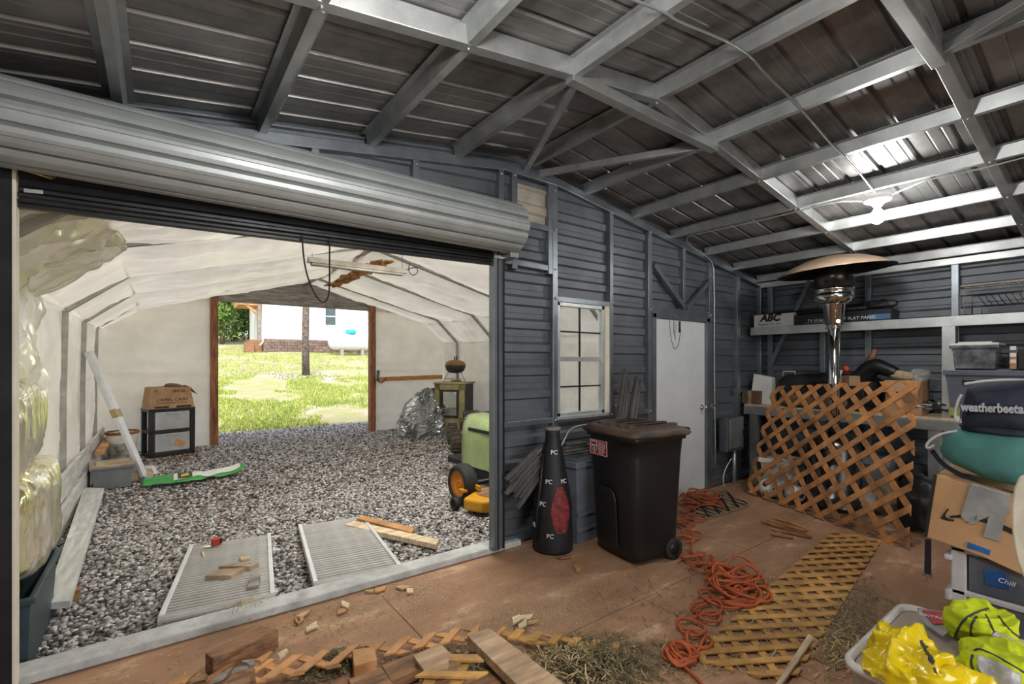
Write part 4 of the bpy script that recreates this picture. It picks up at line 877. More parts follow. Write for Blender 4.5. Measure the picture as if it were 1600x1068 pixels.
# ------------------------------------------------------------ things on the front wall
ch = thing('hanging_chain', 'thin looped metal chain hanging at the top of the white door', 'chain', (4.55, 3.11, 1.6))
pts = smooth([at(x, y, Y=3.12) for x, y in ((1046, 497), (1047, 515), (1049, 532), (1054, 547), (1060, 540), (1063, 520), (1061, 503))], 2)
dd = []; acc = 0
for a, b in zip(pts, pts[1:]):
    k = max(1, int((b-a).length/.004)); dd += [a.lerp(b, i/k) for i in range(k)]
k = MB()
for i in range(0, len(dd)-5, 5): k.tube([dd[i], dd[i+2], dd[i+4]], [.005, .002, .005], 5)
k.build('chain_links', 'steel_dark', ch, world=True)
MB().tube([at(1053, 494, Y=3.12), at(1052, 515, Y=3.12), at(1055, 530, Y=3.12)], .003, 5).build('chain_tail', 'steel_dark', ch, world=True)
MB().tube([at(1062, 502, Y=3.12), at(1062, 519, Y=3.12)], .012, 8).build('chain_weight', 'steel_dark', ch, world=True)
eb = thing('electrical_box', 'grey electrical disconnect box with conduit on the wall by the door', 'electrical box', (5.80, 3.08, .82))
a, b = at(1134, 653, Y=3.06), at(1160, 701, Y=3.06)
MB().bb((a.x, 3.04, b.z), (b.x, 3.15, a.z)).build('enclosure', 'stud', eb, world=True, bevel=.01)
MB().bb((a.x+.05, 3.03, b.z+.04), (b.x-.03, 3.045, a.z-.02)).build('cover', 'galv', eb, world=True, bevel=.005)
MB().bb((b.x-.05, 3.02, (a.z+b.z)/2-.03), (b.x-.01, 3.05, (a.z+b.z)/2+.05)).build('switch_lever', 'black_plastic', eb, world=True, bevel=.004)
MB().tube([(b.x-.12, 3.1, b.z+.02), (b.x-.12, 3.1, .0)], .022, 10).build('conduit', 'galv_light', eb, world=True)
tag(MB().tube(smooth([at(1143, 716, Y=3.08), at(1134, 730, Y=3.08), at(1129, 748, Y=3.08), at(1132, 760, Y=3.08)]), .006, 6).build('white_cable', 'white_paint'), 'thin white cable curving down under the electrical box', 'cable')
# rubbish cart
tr = thing('wheelie_bin', 'large black wheeled rubbish bin with brown dusty lid and red sticker', 'bin', (3.06, 2.46, 0), R(-8))
mat('bin_black', (.008, .009, .011), .42, 0, .15, 3, .08, 90); mat('bin_lid', (.13, .075, .045), .6, 0, .35, 4, .1, 30, col2=(.02, .018, .018))
def rrect(w, l, r, z, n=5, cx=0, cy=0):
    o = []
    for sx, sy, a0 in ((1, 1, 0), (-1, 1, 90), (-1, -1, 180), (1, -1, 270)):
        for i in range(n): a = R(a0+90*i/(n-1)); o.append(V((cx+sx*(w/2-r)+r*math.cos(a), cy+sy*(l/2-r)+r*math.sin(a), z)))
    return o
rings = [rrect(.40, .44, .05, .03), rrect(.44, .48, .05, .10), rrect(.50, .53, .05, .80), rrect(.52, .55, .05, .93), rrect(.56, .58, .05, .935), rrect(.57, .59, .05, .965), rrect(.52, .54, .05, .965)]
MB().loft(rings).build('body', 'bin_black', tr)
k = MB(); k.loft([rrect(.60, .62, .05, .965), rrect(.62, .64, .05, .985), rrect(.55, .57, .05, 1.02), rrect(.30, .50, .05, 1.045)]); k.build('lid', 'bin_lid', tr)
for y in (-.17, -.06, .06, .17): MB().box((.02, y, 1.035), (.5, .05, .02)).build('lid_rib', 'bin_lid', tr, bevel=.008)
MB().tube([(.30, -.22, .95), (.36, -.22, .99), (.36, .22, .99), (.30, .22, .95)], .016, 8).build('handle', 'bin_black', tr)
MB().prism([(-.11, 0), (-.11, .36), (-.09, .42), (-.05, .45), (.05, .45), (.09, .42), (.11, .36), (.11, 0)], .014, face_mtx((-.222, .05, .10), (0, -1, 0), (-.06, 0, 1))).build('front_grip_recess', 'black_plastic', tr, bevel=.01, seg=3)
for s in (-1, 1): wheel(tr, (.17, s*.235, .085), .085, .05, 0 if s > 0 else R(180), 'black_plastic')
MB().tube([(.17, -.235, .085), (.17, .235, .085)], .012, 8).build('axle', 'steel_dark', tr)
mat('sticker_red', (.42, .015, .03), .4); mat('sticker_white', (.8, .78, .78), .4); mat('sticker_dark', (.05, .03, .04), .4)
sm_ = face_mtx((-.256, .14, .84), (0, -1, 0), (-.04, 0, 1))
k = MB(); k.prism([(-.10, -.055), (.10, -.055), (.10, .055), (-.10, .055)], .002, sm_); stk = k.build('sticker', 'sticker_red', tr, bevel=.001)
k = MB()
for a, b in (((-.104, -.059), (.104, -.055)), ((-.104, .055), (.104, .059)), ((-.104, -.059), (-.1, .059)), ((.1, -.059), (.104, .059))): k.prism([a, (b[0], a[1]), b, (a[0], b[1])], .003, sm_)
k.build('sticker_border', 'sticker_white', stk)
shd = [(-.085, .05), (-.015, .05), (-.015, -.005), (-.03, -.035), (-.05, -.052), (-.07, -.035), (-.085, -.005)]
MB().prism(shd, .003, sm_).build('shield_border', 'sticker_white', stk)
ins = lambda s: [(-.05+(x+.05)*s, y*s) for x, y in shd]
MB().prism(ins(.84), .0038, sm_).build('shield', 'sticker_dark', stk)
MB().prism([(-.079, .022), (-.021, .022), (-.021, .04), (-.079, .04)], .0045, sm_).build('shield_band', 'sticker_red', stk)
MB().prism([(-.079, .008), (-.021, .008), (-.021, .018), (-.079, .018)], .0045, sm_).build('shield_band', 'sticker_white', stk)
MB().prism([(-.056, -.03), (-.044, -.03), (-.040, .0), (-.060, .0)], .0045, sm_).build('shield_mark', 'sticker_white', stk)
k = MB()
for i, y in enumerate((.038, .022, .006, -.01, -.026, -.042)):
    x = .0
    for wd in ((.02, .03, .014), (.03, .022, .02), (.016, .02, .03), (.034, .03), (.02, .014, .024), (.03, .02))[i]: k.prism([(x, y-.004), (x+wd, y-.004), (x+wd, y+.004), (x, y+.004)], .003, sm_); x += wd+.007
k.build('sticker_print', 'sticker_white', stk)
# tapered black bag with PC marks
gbg = thing('golf_bag_cover', 'tall tapered black bag with white PC marks and red pattern', 'bag', (2.60, 2.93, 0))
mat('bag_black', (.010, .010, .013), .6, 0, .2, 8, .1, 50); mat('paisley', (.32, .03, .03), .7, 0, .3, 30, col2=(.05, .01, .01)); mat('cap_grey', (.20, .19, .18), .6)
def bagr(z): return .165-.02*z if z < .35 else .158-.165*(z-.35) if z < .90 else .06
MB().loft([[V((bagr(z)*math.cos(2*math.pi*i/28)*(1+.02*math.sin(3*i)), bagr(z)*math.sin(2*math.pi*i/28), z)) for i in range(28)] for z in (0, .02, .1, .2, .35, .5, .65, .8, .9, .95, .97)]).build('bag_body', 'bag_black', gbg)
MB().lathe([(.062, .965), (.068, .975), (.065, .99), (0, .995)], n=24).build('top_cap', 'cap_grey', gbg)
MB().tube([(-.17, .0, .1), (-.185, -.02, .3), (-.15, -.02, .55), (-.1, 0, .78)], .012, 6).build('strap', 'black_plastic', gbg)
wm = WM[gbg]; cdir = math.atan2(-2.93, -2.60)
for px, py in ((866, 711), (858, 757), (880, 757), (849, 792), (860, 841), (836, 829)):
    best = None
    for i in range(200):
        for z in (at(px, py, d=3.7).z,):
            a = -math.pi+2*math.pi*i/200; p = V((2.60+bagr(z)*math.cos(a), 2.93+bagr(z)*math.sin(a), z)); dpt = p.x*SN+p.y*CS; xx = 800+F*(p.x*CS-p.y*SN)/dpt
            if math.cos(a-cdir) > .1 and (best is None or abs(xx-px) < best[0]): best = (abs(xx-px), a, z)
    _, a, z = best; rr = bagr(z)+.004
    text('PC', 'print', .048, 'sticker_white', gbg, wm@face_mtx((rr*math.cos(a), rr*math.sin(a), z), (-math.sin(a), math.cos(a), 0), (-.1*math.cos(a), -.1*math.sin(a), 1)), ext=.003)
a0 = cdir+.45
MB().grid(lambda u, v: V(((bagr(.17+.36*v)+.003)*math.cos(a0+(u-.5)*1.05*math.sin(math.pi*(.15+.75*v))), (bagr(.17+.36*v)+.003)*math.sin(a0+(u-.5)*1.05*math.sin(math.pi*(.15+.75*v))), .17+.36*v)), 14, 12).build('red_pattern', 'paisley', gbg)
# weathered split timber leaning at the wall
mat('driftwood', (.15, .14, .135), .85, 0, .4, 5, .6, 18, col2=(.04, .038, .036), stretch=(1, 1, .25))
def drift(p0, p1, w0, w1, label, n=4, seed=0, y=3.0):
    """split weathered timber: several long splinters side by side, one object"""
    a, b = V(p0), V(p1); ax = (b-a).normalized(); sd = ax.cross(V((0, 1, 0))).normalized(); rs = random.Random(seed); k = MB()
    for i in range(n):
        t = (i+.5)/n-.5; rings = []
        l0, l1 = rs.uniform(-.06, .05), rs.uniform(-.09, .06)
        for j in range(9):
            s = j/8; w = (w0+(w1-w0)*s)/n*.62; c = a+ax*((b-a).length*s+l0*(1-s)+l1*s)+sd*(t*(w0+(w1-w0)*s))+V((0, .012*noise.noise(V((s*3, i, seed)))+.008*(i % 2), 0))
            r_ = w*(1 if 0 < j < 8 else .45)
            rings.append([c+sd*(r_*math.cos(q))+V((0, 1, 0))*(.026*math.sin(q))+sd*(.006*noise.noise(V((s*9, q*3, i)))) for q in [2*math.pi*m_/8 for m_ in range(8)]])
        k.loft(rings, sm=False)
    return tag(k.build('weathered_timber', 'driftwood'), label, 'timber', 'split weathered timber by the wall')
P_ = lambda x, y, Y=3.0: at(x, y, Y=Y)
drift(P_(800, 770), P_(858, 700), .30, .20, 'grey split timber lying left of the tapered black bag', 7, 1)
drift(P_(872, 742, 2.98), P_(925, 714, 2.98), .18, .14, 'grey split timber between the black bag and the rubbish bin', 5, 2)
drift(P_(880, 700, 3.02), P_(924, 694, 3.02), .09, .08, 'short grey timber lying flat above the other split piece', 3, 3)
drift(V((P_(952, 668, 3.05).x-.02, 3.05, .08)), P_(980, 582, 3.05), .15, .07, 'grey split timber standing behind the bin, left of two', 4, 4, 3.05)
drift(V((P_(968, 668, 3.0).x-.02, 3.0, .08)), P_(996, 596, 3.0), .13, .06, 'grey split timber standing behind the bin, right of two', 3, 5)
bp_ = thing('grey_crate', 'blue grey plastic crate standing behind the black rubbish bin', 'crate', (2.98, 2.98, 0), R(4))
mat('crate_blue', (.13, .15, .18), .5, 0, .12)
tote(bp_, .42, .26, .66, 'crate_blue', taper=.86, lid='crate_blue')
MB().box((0, -.125, .12), (.40, .02, .03)).build('band', 'crate_blue', bp_, bevel=.004); MB().box((0, -.13, .25), (.40, .02, .025)).build('band', 'crate_blue', bp_, bevel=.004)
tag(MB().tube(smooth([at(876, 698, Y=2.95), at(884, 682, Y=2.95), at(890, 670, Y=2.95), at(905, 664, Y=2.95), at(950, 658, Y=2.95)]), .006, 6).build('wire_rod', 'galv_light'), 'bent pale wire rod sticking up behind the rubbish bin', 'wire')
# ------------------------------------------------------------ lattice leaning at the bench
lt = thing('leaning_lattice', 'orange brown wooden lattice panel leaning in front of the bench', 'lattice', (5.15, 1.95, 0))
BL, BR, TL = at(1168, 768, Z=.02), at(1422, 856, Z=.02), at(1201, 601, X=5.78); TR = at(1441, 597, X=5.42)
xd = BR-BL; W_ = xd.length; yd = (TL+TR)/2-(BL+BR)/2; H_ = yd.length; lm = face_mtx(BL, xd, yd)
li = lm.inverted(); q1, q2 = li@TR, li@TL
pit = .148
# gently jagged outline: slat ends run slightly past a straight edge
slats(lt, [(-.02, 0), (W_, -.03), (q1.x+.02, q1.y), (q2.x, q2.y)], lm, R(43), R(-45), pit, pit, .052, .009, 'lattice', .2, .45)
# lattice strip on the floor
c4 = [at(*p, Z=.0) for p in ((1300, 832), (1378, 846), (1237, 1075), (1076, 1030))]
lf = thing('lattice_strip', 'long wooden lattice strip lying flat on the plywood floor', 'lattice', (3.4, 1.4, 0))
slats(lf, [(p.x, p.y) for p in c4], Matrix.Translation(V((0, 0, .001))), R(-31.5), R(47), .098, .108, .04, .009, 'lattice_y', .3, .1)
lo = thing('lattice_offcut', 'small lattice offcut of thin slats below the leaning lattice panel', 'lattice', (4.7, 2.0, 0))
for a, b, z in (((1190, 813), (1268, 838), .02), ((1199, 812), (1262, 829), .02), ((1206, 826), (1262, 838), .011), ((1213, 810), (1258, 824), .011), ((1204, 834), (1240, 840), .011)):
    MB().beam(at(*a, Z=z), at(*b, Z=z), .035, .009).build('slat', 'lattice', lo, world=True)
slab('pine_strip', [(1263, 989), (1272, 995), (1222, 1068), (1205, 1078)], .04, .02, 'pine_pale', 'pale pine strip lying across the near end of the floor lattice', 'strip')
# ------------------------------------------------------------ patio heater
hx, hy_ = 5.58, 1.97
ph = at(1303, 600, d=5.0); hx, hy_ = ph.x, ph.y
h = thing('patio_heater', 'tall chrome patio heater with a wide round reflector dish', 'heater', (hx, hy_, 0))
zc_ = lambda y: CH-(y-HY)/F*5.0; s_ = 5.0/F
MB().lathe([(.0, .02), (.27, .02), (.27, .06), (.25, .08), (.24, .62), (.20, .72), (.05, .76)], n=36).build('base', 'steel_dark', h)
MB().tube([(0, 0, .7), (0, 0, zc_(512))], 8*s_*.98, 20).build('pole', 'chrome', h)
MB().lathe([(11*s_, zc_(513)), (11*s_, zc_(511)), (8*s_, zc_(509)), (11.5*s_, zc_(508)), (15*s_, zc_(476)), (18*s_, zc_(474))], n=32).build('valve_cone', 'chrome', h)
MB().lathe([(18*s_, zc_(475)), (27*s_, zc_(467)), (27*s_, zc_(461)), (26*s_, zc_(460)), (26*s_, zc_(455)), (27*s_, zc_(454)), (27*s_, zc_(451))], n=36).build('burner_housing', 'chrome', h)
MB().lathe([(27*s_, zc_(451)), (27*s_, zc_(420)), (18*s_, zc_(417)), (0, zc_(417))], n=36).build('burner_screen', 'steel_dark', h)
mat('dish_metal', (.58, .42, .30), .4, .35, .1, 4)
dm = Matrix.Translation(V((0, 0, zc_(422))))@Euler((R(-2.5), R(-3.4), 0)).to_matrix().to_4x4()
MB().lathe([(0, .15), (.12, .145), (.26, .115), (.42, .05), (.525, -.012), (.53, -.016), (.525, -.019)], n=64, m=dm, cap=False).build('reflector_dish', 'dish_metal', h)
MB().lathe([(.525, -.019), (.41, .04), (.25, .10), (0, .135)], n=64, m=dm, cap=False).build('dish_underside', 'steel_dark', h)
for i in range(3):
    a = R(120*i+20); MB().tube([(.10*math.cos(a), .10*math.sin(a), zc_(420)), (.10*math.cos(a), .10*math.sin(a), zc_(405))], .006, 6).build('dish_support', 'chrome', h)
MB().tube([(-.09, -.06, zc_(503)), (-.12, -.08, zc_(503))], .02, 8).build('control_knob', 'chrome', h)
# ------------------------------------------------------------ upper shelf
SZ = 1.974
ab = thing('white_box', 'white cardboard box printed ABC at the corner end of the shelf', 'box', (6.40, 2.9, SZ))
a, b = at(1178, 510, X=6.30), at(1240, 508, X=6.30); hh = .165
MB().bb((6.30, b.y, SZ), (6.50, a.y, SZ+hh)).build('box_body', 'white_paint', ab, world=True, bevel=.004)
tm_ = face_mtx((6.297, (a.y+b.y)/2+.04, SZ+.115), (0, -1, 0), (0, 0, 1))
text('ABC', 'print', .125, 'ink', ab, tm_, shear=.25, bold=.006); text('Supply Co. Inc.', 'print', .048, 'ink', ab, tm_@Matrix.Translation(V((0, -.075, 0))))
bx = thing('flat_panel_carton', 'long black carton with white print on the shelf, behind the patio heater', 'carton', (6.42, 2.0, SZ))
a, b = at(1240, 506, X=6.31), at(1393, 500, X=6.31)
mat('carton_black', (.012, .012, .015), .5, 0, .2)
MB().bb((6.31, b.y, SZ), (6.52, a.y, SZ+.13)).build('box_body', 'carton_black', bx, world=True, bevel=.003)
text('TV WALL MOUNT FLAT PANEL', 'print', .05, 'sticker_white', bx, face_mtx((6.307, b.y+.48, SZ+.045), (0, -1, 0), (0, 0, 1)), shear=.15)
mat('print_blue', (.08, .2, .42), .5)
MB().bb((6.307, b.y+.01, SZ+.02), (6.311, b.y+.2, SZ+.075)).build('print_picture', 'print_blue', bx, world=True)
MB().bb((6.307, a.y-.34, SZ+.02), (6.310, a.y-.12, SZ+.026)).build('print_line', 'galv', bx, world=True)
bx = thing('tripod_case', 'long thin black tripod case lying on top of the black carton', 'case', (6.40, 2.0, SZ+.13))
a, b = at(1200, 480, X=6.40), at(1396, 484, X=6.40)
MB().tube([(6.40, a.y, SZ+.163), (6.40, (a.y+b.y)/2, SZ+.165), (6.40, b.y, SZ+.165)], .03, 12).build('case_tube', 'carton_black', bx, world=True)
blob((6.40, b.y+.12, SZ+.19), (.04, .16, .045), .7, .02, 20, 4).build('case_head', 'carton_black', bx, world=True)
MB().tube([(6.372, a.y-.05, SZ+.17), (6.372, a.y-.35, SZ+.17)], .004, 5).build('case_zip', 'galv', bx, world=True)
rk = thing('wire_rack', 'rusty white wire rack standing on the upper shelf at the right', 'rack', (6.45, .55, SZ))
mat('wire_white', (.55, .48, .40), .5, .2, .15)
y0, y1, z1 = at(1501, 470, X=6.38).y, -.4, SZ+.30
k = MB()
for x in (6.36, 6.54):
    k.tube([(x, y0, SZ+.004), (x, y0, z1), (x, y1, z1), (x, y1, SZ+.004)], .005, 6)
for yy in (y0, y1): k.tube([(6.36, yy, z1), (6.54, yy, z1)], .005, 6)
k.build('rack_frame', 'wire_white', rk, world=True)
k = MB(); y = y0-.03
while y > y1: k.tube([(6.36, y, z1+.004), (6.54, y, z1+.004)], .003, 5); y -= .03
k.build('rack_wires', 'wire_white', rk, world=True)
r2 = thing('wire_stand', 'low black wire shoe stand on the upper shelf below the white rack', 'rack', (6.45, .4, SZ))
y0 = at(1519, 478, X=6.33).y; k = MB(); k.tube([(6.33, y0, SZ+.004), (6.33, y0, SZ+.19), (6.33, y1, SZ+.19), (6.33, y1, SZ+.004)], .006, 6); k.tube([(6.52, y0-.04, SZ+.004), (6.52, y0-.04, SZ+.10), (6.52, y1, SZ+.10)], .006, 6)
y = y0-.04
while y > y1: k.tube([(6.33, y, SZ+.19), (6.52, y-.03, SZ+.10)], .003, 5); y -= .045
k.build('stand_wires', 'steel_dark', r2, world=True)
# ------------------------------------------------------------ things on the bench
BZ = .987
def carton(name, px, X, dx, m, label, cat='box', z=None, rz=0):
    a, b = at(px[0], px[3], X=X), at(px[2], px[1], X=X); z0 = z if z is not None else a.z
    t = thing(name, label, cat, (X+dx/2, (a.y+b.y)/2, z0)); hy2 = abs(a.y-b.y)/2; hz = max(.05, b.z-z0)
    MB().bb((-dx/2, -hy2, 0), (dx/2, hy2, hz)).build('box_body', m, t, bevel=.004)
    return t, hy2, hz
t, hy2, hz = carton('cardboard_box', (1159, 611, 1184, 632), 6.12, .16, 'card_dark', 'small brown cardboard box at the corner end of the bench', z=BZ)
MB().bb((-.083, -.02, 0), (.083, .02, hz+.002)).build('packing_tape', 'dust_tan', t)
wbg = thing('white_shopping_bag', 'white paper bag standing on the bench by the corner', 'bag', (6.30, 2.80, BZ))
a, b = at(1172, 612, X=6.22), at(1204, 587, X=6.22)
MB().loft([[V((6.22-6.30, a.y-2.80, 0)), V((-.08, b.y-2.80, 0)), V((.1, b.y-2.80, 0)), V((.1, a.y-2.80, 0))], [V((-.04, a.y-2.83, b.z-BZ+.02)), V((-.04, b.y-2.80, b.z-BZ-.02)), V((.04, b.y-2.80, b.z-BZ-.02)), V((.04, a.y-2.83, b.z-BZ+.02))]], sm=False).build('paper_body', 'white_paint', wbg)
MB().tube([(-.03, -.06, b.z-BZ), (-.03, -.06, b.z-BZ+.06), (-.03, -.2, b.z-BZ+.06), (-.03, -.2, b.z-BZ-.01)], .006, 6).build('handle', 'white_paint', wbg)
dfl = thing('duffel_bag', 'large black duffel bag on the bench behind the lattice', 'bag', (6.38, 2.28, BZ))
mat('black_cloth', (.016, .016, .018), .8, 0, .2, 8, .2, 40)
blob((0, 0, .20), (.2, .52, .20), .5, .05, 5, 3, fold=.04).build('bag_body', 'black_cloth', dfl)
MB().tube(smooth([V((-.19, -.2, .25)), V((-.24, -.15, .3)), V((-.25, .1, .3)), V((-.19, .18, .25))]), .014, 6).build('handle', 'black_plastic', dfl)
dfb = thing('tool_roll', 'dark brown rolled cloth lying in front of the black duffel bag', 'tool roll', (6.14, 2.35, BZ))
blob((0, 0, .08), (.08, .38, .08), .7, .03, 6, 5, fold=.04).build('roll', 'card_dark', dfb)
t, hy2, hz = carton('cardboard_box', (1311, 587, 1343, 603), 6.12, .2, 'cardboard', 'small cardboard box with brown tape beside the heater pole', z=BZ+.14)
MB().bb((-.103, .0, -.002), (.103, .07, hz+.003)).build('packing_tape', 'card_dark', t)
t2, _, _ = carton('plastic_crate', (1306, 603, 1350, 634), 6.10, .3, 'black_plastic', 'low black crate under the small taped cardboard box', 'crate', z=BZ)
mat('orange_ball', (.62, .07, .015), .5)
p = at(1322, 576, X=6.2); og = thing('gardening_gnome_ball', 'round orange red ball perched on the small cardboard box', 'ball', (p.x, p.y, p.z-.035))
og.name = 'orange_ball'
blob((0, 0, .035), (.036, .036, .036), 1, .0, nu=24, nv=16).build('ball', 'orange_ball', og); MB().box((-.02, .05, -.01), (.01, .03, .06), (.4, 0, 0)).build('paper_tag', 'white_paint', og)
pt_ = thing('black_boot', 'long black boot lying on the bench with its sole upwards', 'boot', (6.25, 1.62, BZ))
a, b, c = at(1345, 592, X=6.25), at(1365, 570, X=6.2), at(1402, 583, X=6.15)
MB().tube(smooth([a, b, (b+c)/2, c]), [.11, .09, .07, .05], 14).build('boot_shaft', 'bin_black', pt_, world=True)
d_ = at(1415, 588, X=6.15); blob((c+d_)/2, (.05, .11, .045), .7, .01, rot=(R(10), 0, 0)).build('boot_foot', 'dust_tan', pt_, world=True)
bl_ = thing('brown_boot', 'brown leather boot toe pointing up from the bench', 'boot', at(1352, 585, X=6.3))
mat('leather', (.20, .09, .05), .45, 0, .2, 8)
MB().tube(smooth([at(1352, 588, X=6.3), at(1358, 568, X=6.3), at(1368, 545, X=6.3)]), [.06, .05, .02], 12).build('boot_upper', 'leather', bl_, world=True)
t, hy2, hz = carton('cardboard_box', (1383, 595, 1440, 644), 6.12, .3, 'cardboard', 'open cardboard box at the right end of the lattice panel', z=BZ)
k = MB(); k.faces([(-.15, -hy2, hz), (-.15, hy2, hz), (-.26, hy2, hz-.12), (-.26, -hy2, hz-.1)], [(0, 1, 2, 3)]); k.build('flap', 'cardboard', t, thick=.005)
mat('clear_plastic', (.8, .82, .84), .08, 0, .1, 4, .3, 12, trans=.75)
p = at(1435, 589, X=6.2); blob(p, (.07, .085, .085), .9, .03, 14, 2, fold=.02, nu=32, nv=20).build('clear_bag', 'clear_plastic')
cbag = bpy.data.objects['clear_bag']; tag(cbag, 'crumpled clear plastic bag on top of the open cardboard box', 'bag')
tl = thing('hand_tools', 'small heap of metal hand tools beside the shelf post', 'tools', at(1456, 642, X=6.12))
for i in range(7):
    a = random.uniform(0, 3.1); p = V((random.uniform(0, .14), random.uniform(-.12, .12), .012+.012*i)); dv = V((math.cos(a), math.sin(a), random.uniform(-.05, .25)))*random.uniform(.05, .1)
    MB().tube([p-dv, p, p+dv], [.012, .008, .016], 7).build('tool', 'steel_dark' if i % 2 else 'galv', tl)
# totes at the right of the bench
tg = thing('storage_tote', 'large grey plastic tote with lid on the bench under the clear tote', 'tote', (6.36, .915, BZ))
mat('tote_blue', (.10, .115, .15), .45, 0, .1)
tote(tg, .42, .54, .43, 'tote_blue', lid='tote_blue', taper=.88)
MB().bb((-.225, -.15, .32), (-.20, .15, .38)).build('grip', 'black_plastic', tg, bevel=.01)
MB().bb((-.205, .17, .02), (-.2, .25, .1)).build('lime_patch', 'grass', tg, bevel=.002)
mat('tote_wrap', (.30, .31, .34), .2, 0, .5, 7, .3, 14, col2=(.08, .085, .10), trans=.3)
tcl = thing('storage_tote', 'small clear tote with white lid, stuffed with plastic wrap, on the grey tote', 'tote', (6.29, .985, BZ+.475))
tote(tcl, .32, .30, .21, 'tote_wrap', lid='white_paint', taper=.92)
blob((0, 0, .1), (.125, .12, .085), .5, .04, 8, 2, fold=.03).build('wrap', 'clear_plastic', tcl)
for n_, px, lb in (('orange_carton', (1577, 551, 1589, 585), 'narrow orange carton with white print on the totes at the right'), ('dark_carton', (1590, 545, 1625, 585), 'dark carton standing right of the narrow orange carton')):
    a, b = at(px[0], px[3], X=6.16), at(px[2], px[1], X=6.16); t = thing(n_, lb, 'carton', (6.24, (a.y+b.y)/2, BZ+.475))
    MB().bb((-.08, b.y-(a.y+b.y)/2+.002, 0), (.08, a.y-(a.y+b.y)/2-.002, b.z-BZ-.475)).build('box_body', 'cedar_end' if n_[0] == 'o' else 'carton_black', t, bevel=.003)
    if n_[0] == 'o':
        for z in (.05, .11, .17): MB().bb((-.083, -.02, z), (-.079, .02, z+.035)).build('print', 'sticker_white', t)
# under the bench, behind the lattice
for i, (x, y, w, l, hh, m, lb) in enumerate(((6.30, 2.55, .4, .5, .38, 'black_plastic', 'black tote under the corner end of the bench'), (6.30, 1.9, .4, .55, .45, 'tote_grey', 'grey tote under the middle of the bench behind the heater'), (6.30, 1.0, .4, .5, .4, 'black_plastic', 'black tote under the bench behind the right side of the lattice'))):
    t = thing('storage_tote', lb, 'tote', (x, y, 0)); tote(t, w, l, hh, m, lid=m)
wtb = thing('white_tub', 'white plastic tub behind the lower left of the lattice panel', 'tub', (5.72, 2.50, 0)); tote(wtb, .34, .34, .40, 'white_plastic', lid='white_plastic')
for i, (px, py, lb) in enumerate(((1192, 752, 'black and white football behind the lattice, upper of two'), (1204, 770, 'black and white football behind the lattice, lower of two'))):
    p = V((5.52, 2.56-.0*i, .11)) if i else V((5.54, 2.30, .11))
    b = thing('football', lb.replace('upper', 'nearer').replace('lower', 'farther') if False else ('black and white football on the floor, further along the lattice' if not i else 'black and white football on the floor nearest the lattice corner'), 'ball', (p.x, p.y, 0), group='footballs behind the lattice')
    blob((0, 0, .11), (.11, .11, .11), 1, 0, nu=32, nv=20).build('ball', 'white_plastic', b)
    pt5 = MB()
    for v in ICO:
        d = V(v).normalized(); q = d.to_track_quat('Z', 'Y').to_matrix().to_4x4(); q.translation = V((0, 0, .11))
        pt5.lathe([(.0, .1122), (.036, .106), (.036, .10)], n=5, m=q, sm=False)
    pt5.build('black_patches', 'ink', b)
for i, (y, z, m, lb) in enumerate(((2.10, .0, 'white_plastic', 'white plastic jug behind the lattice near the heater'), (1.55, .0, 'dust_tan', 'tan jug behind the lattice near its middle'))):
    j = thing('jug', lb, 'jug', (5.86, y, z)); MB().loft([rrect(.17, .2, .04, 0), rrect(.18, .21, .04, .2), rrect(.12, .14, .04, .29), rrect(.05, .05, .02, .32), rrect(.05, .05, .02, .35)]).build('jug_body', m, j); MB().tube([(0, .04, .33), (0, .11, .31), (0, .105, .2)], .014, 8).build('handle', m, j)
blob((5.80, 1.86, .11), (.14, .22, .11), .6, .04, 5, 3, fold=.04).build('blue_white_sack', 'white_plastic'); tag(bpy.data.objects['blue_white_sack'], 'white sack lying behind the lower right of the lattice', 'sack')
blob((5.50, 1.24, .25), (.15, .17, .25), .6, .06, 5, 9, fold=.06).build('black_bag', 'black_plastic'); tag(bpy.data.objects['black_bag.001'] if 'black_bag.001' in bpy.data.objects else bpy.data.objects['black_bag'], 'black plastic bag on the floor between the lattice and the stacked bags', 'bag')
# ------------------------------------------------------------ stack at the right: drawers, parcel, bags
dw = thing('drawer_tower', 'white plastic drawer tower with clear drawers at the right edge', 'drawers', (3.82, .30, 0))
X0, Y1, Y0 = 3.55, .665, -.25; H_ = .50
mat('drawer_white', (.56, .56, .57), .4, 0, .04); mat('drawer_clear', (.25, .28, .33), .15, 0, .15, 3, .05, 10, trans=.5)
k = MB()
for y in (Y1, Y0): k.bb((X0, y-.065 if y > 0 else y, 0), (X0+.5, y if y > 0 else y+.065, H_))
for z in (0, .235, H_-.03): k.bb((X0, Y0, z), (X0+.5, Y1, z+.032))
k.build('frame', 'drawer_white', dw, world=True, bevel=.008)
for z0, z1 in ((.035, .23), (.27, .465)): MB().bb((X0+.012, Y0+.07, z0), (X0+.45, Y1-.07, z1)).build('drawer', 'drawer_clear', dw, world=True, bevel=.01)
MB().bb((X0-.03, Y1-.01, .20), (X0+.2, Y1+.02, .26)).build('drawer_clip', 'drawer_white', dw, world=True, bevel=.01); MB().bb((X0-.02, Y1-.01, .42), (X0+.1, Y1+.025, .45)).build('drawer_clip', 'drawer_white', dw, world=True, bevel=.008)
mat('blue_pack', (.02, .10, .32), .35, 0, .2, 6)
bpk = thing('blue_packet', 'blue packet with white script inside the upper clear drawer', 'packet', (3.60, .50, .27))
cut('wrapper', [(1536, 889), (1570, 892), (1580, 922), (1540, 914)], (.006, 0, 0), 'blue_pack', parent=bpk, X=3.556)
text('Chill', 'print', .035, 'sticker_white', bpk, face_mtx(at(1572, 909, X=3.552), (0, -1, -.1), (0, -.1, 1)), shear=.2)
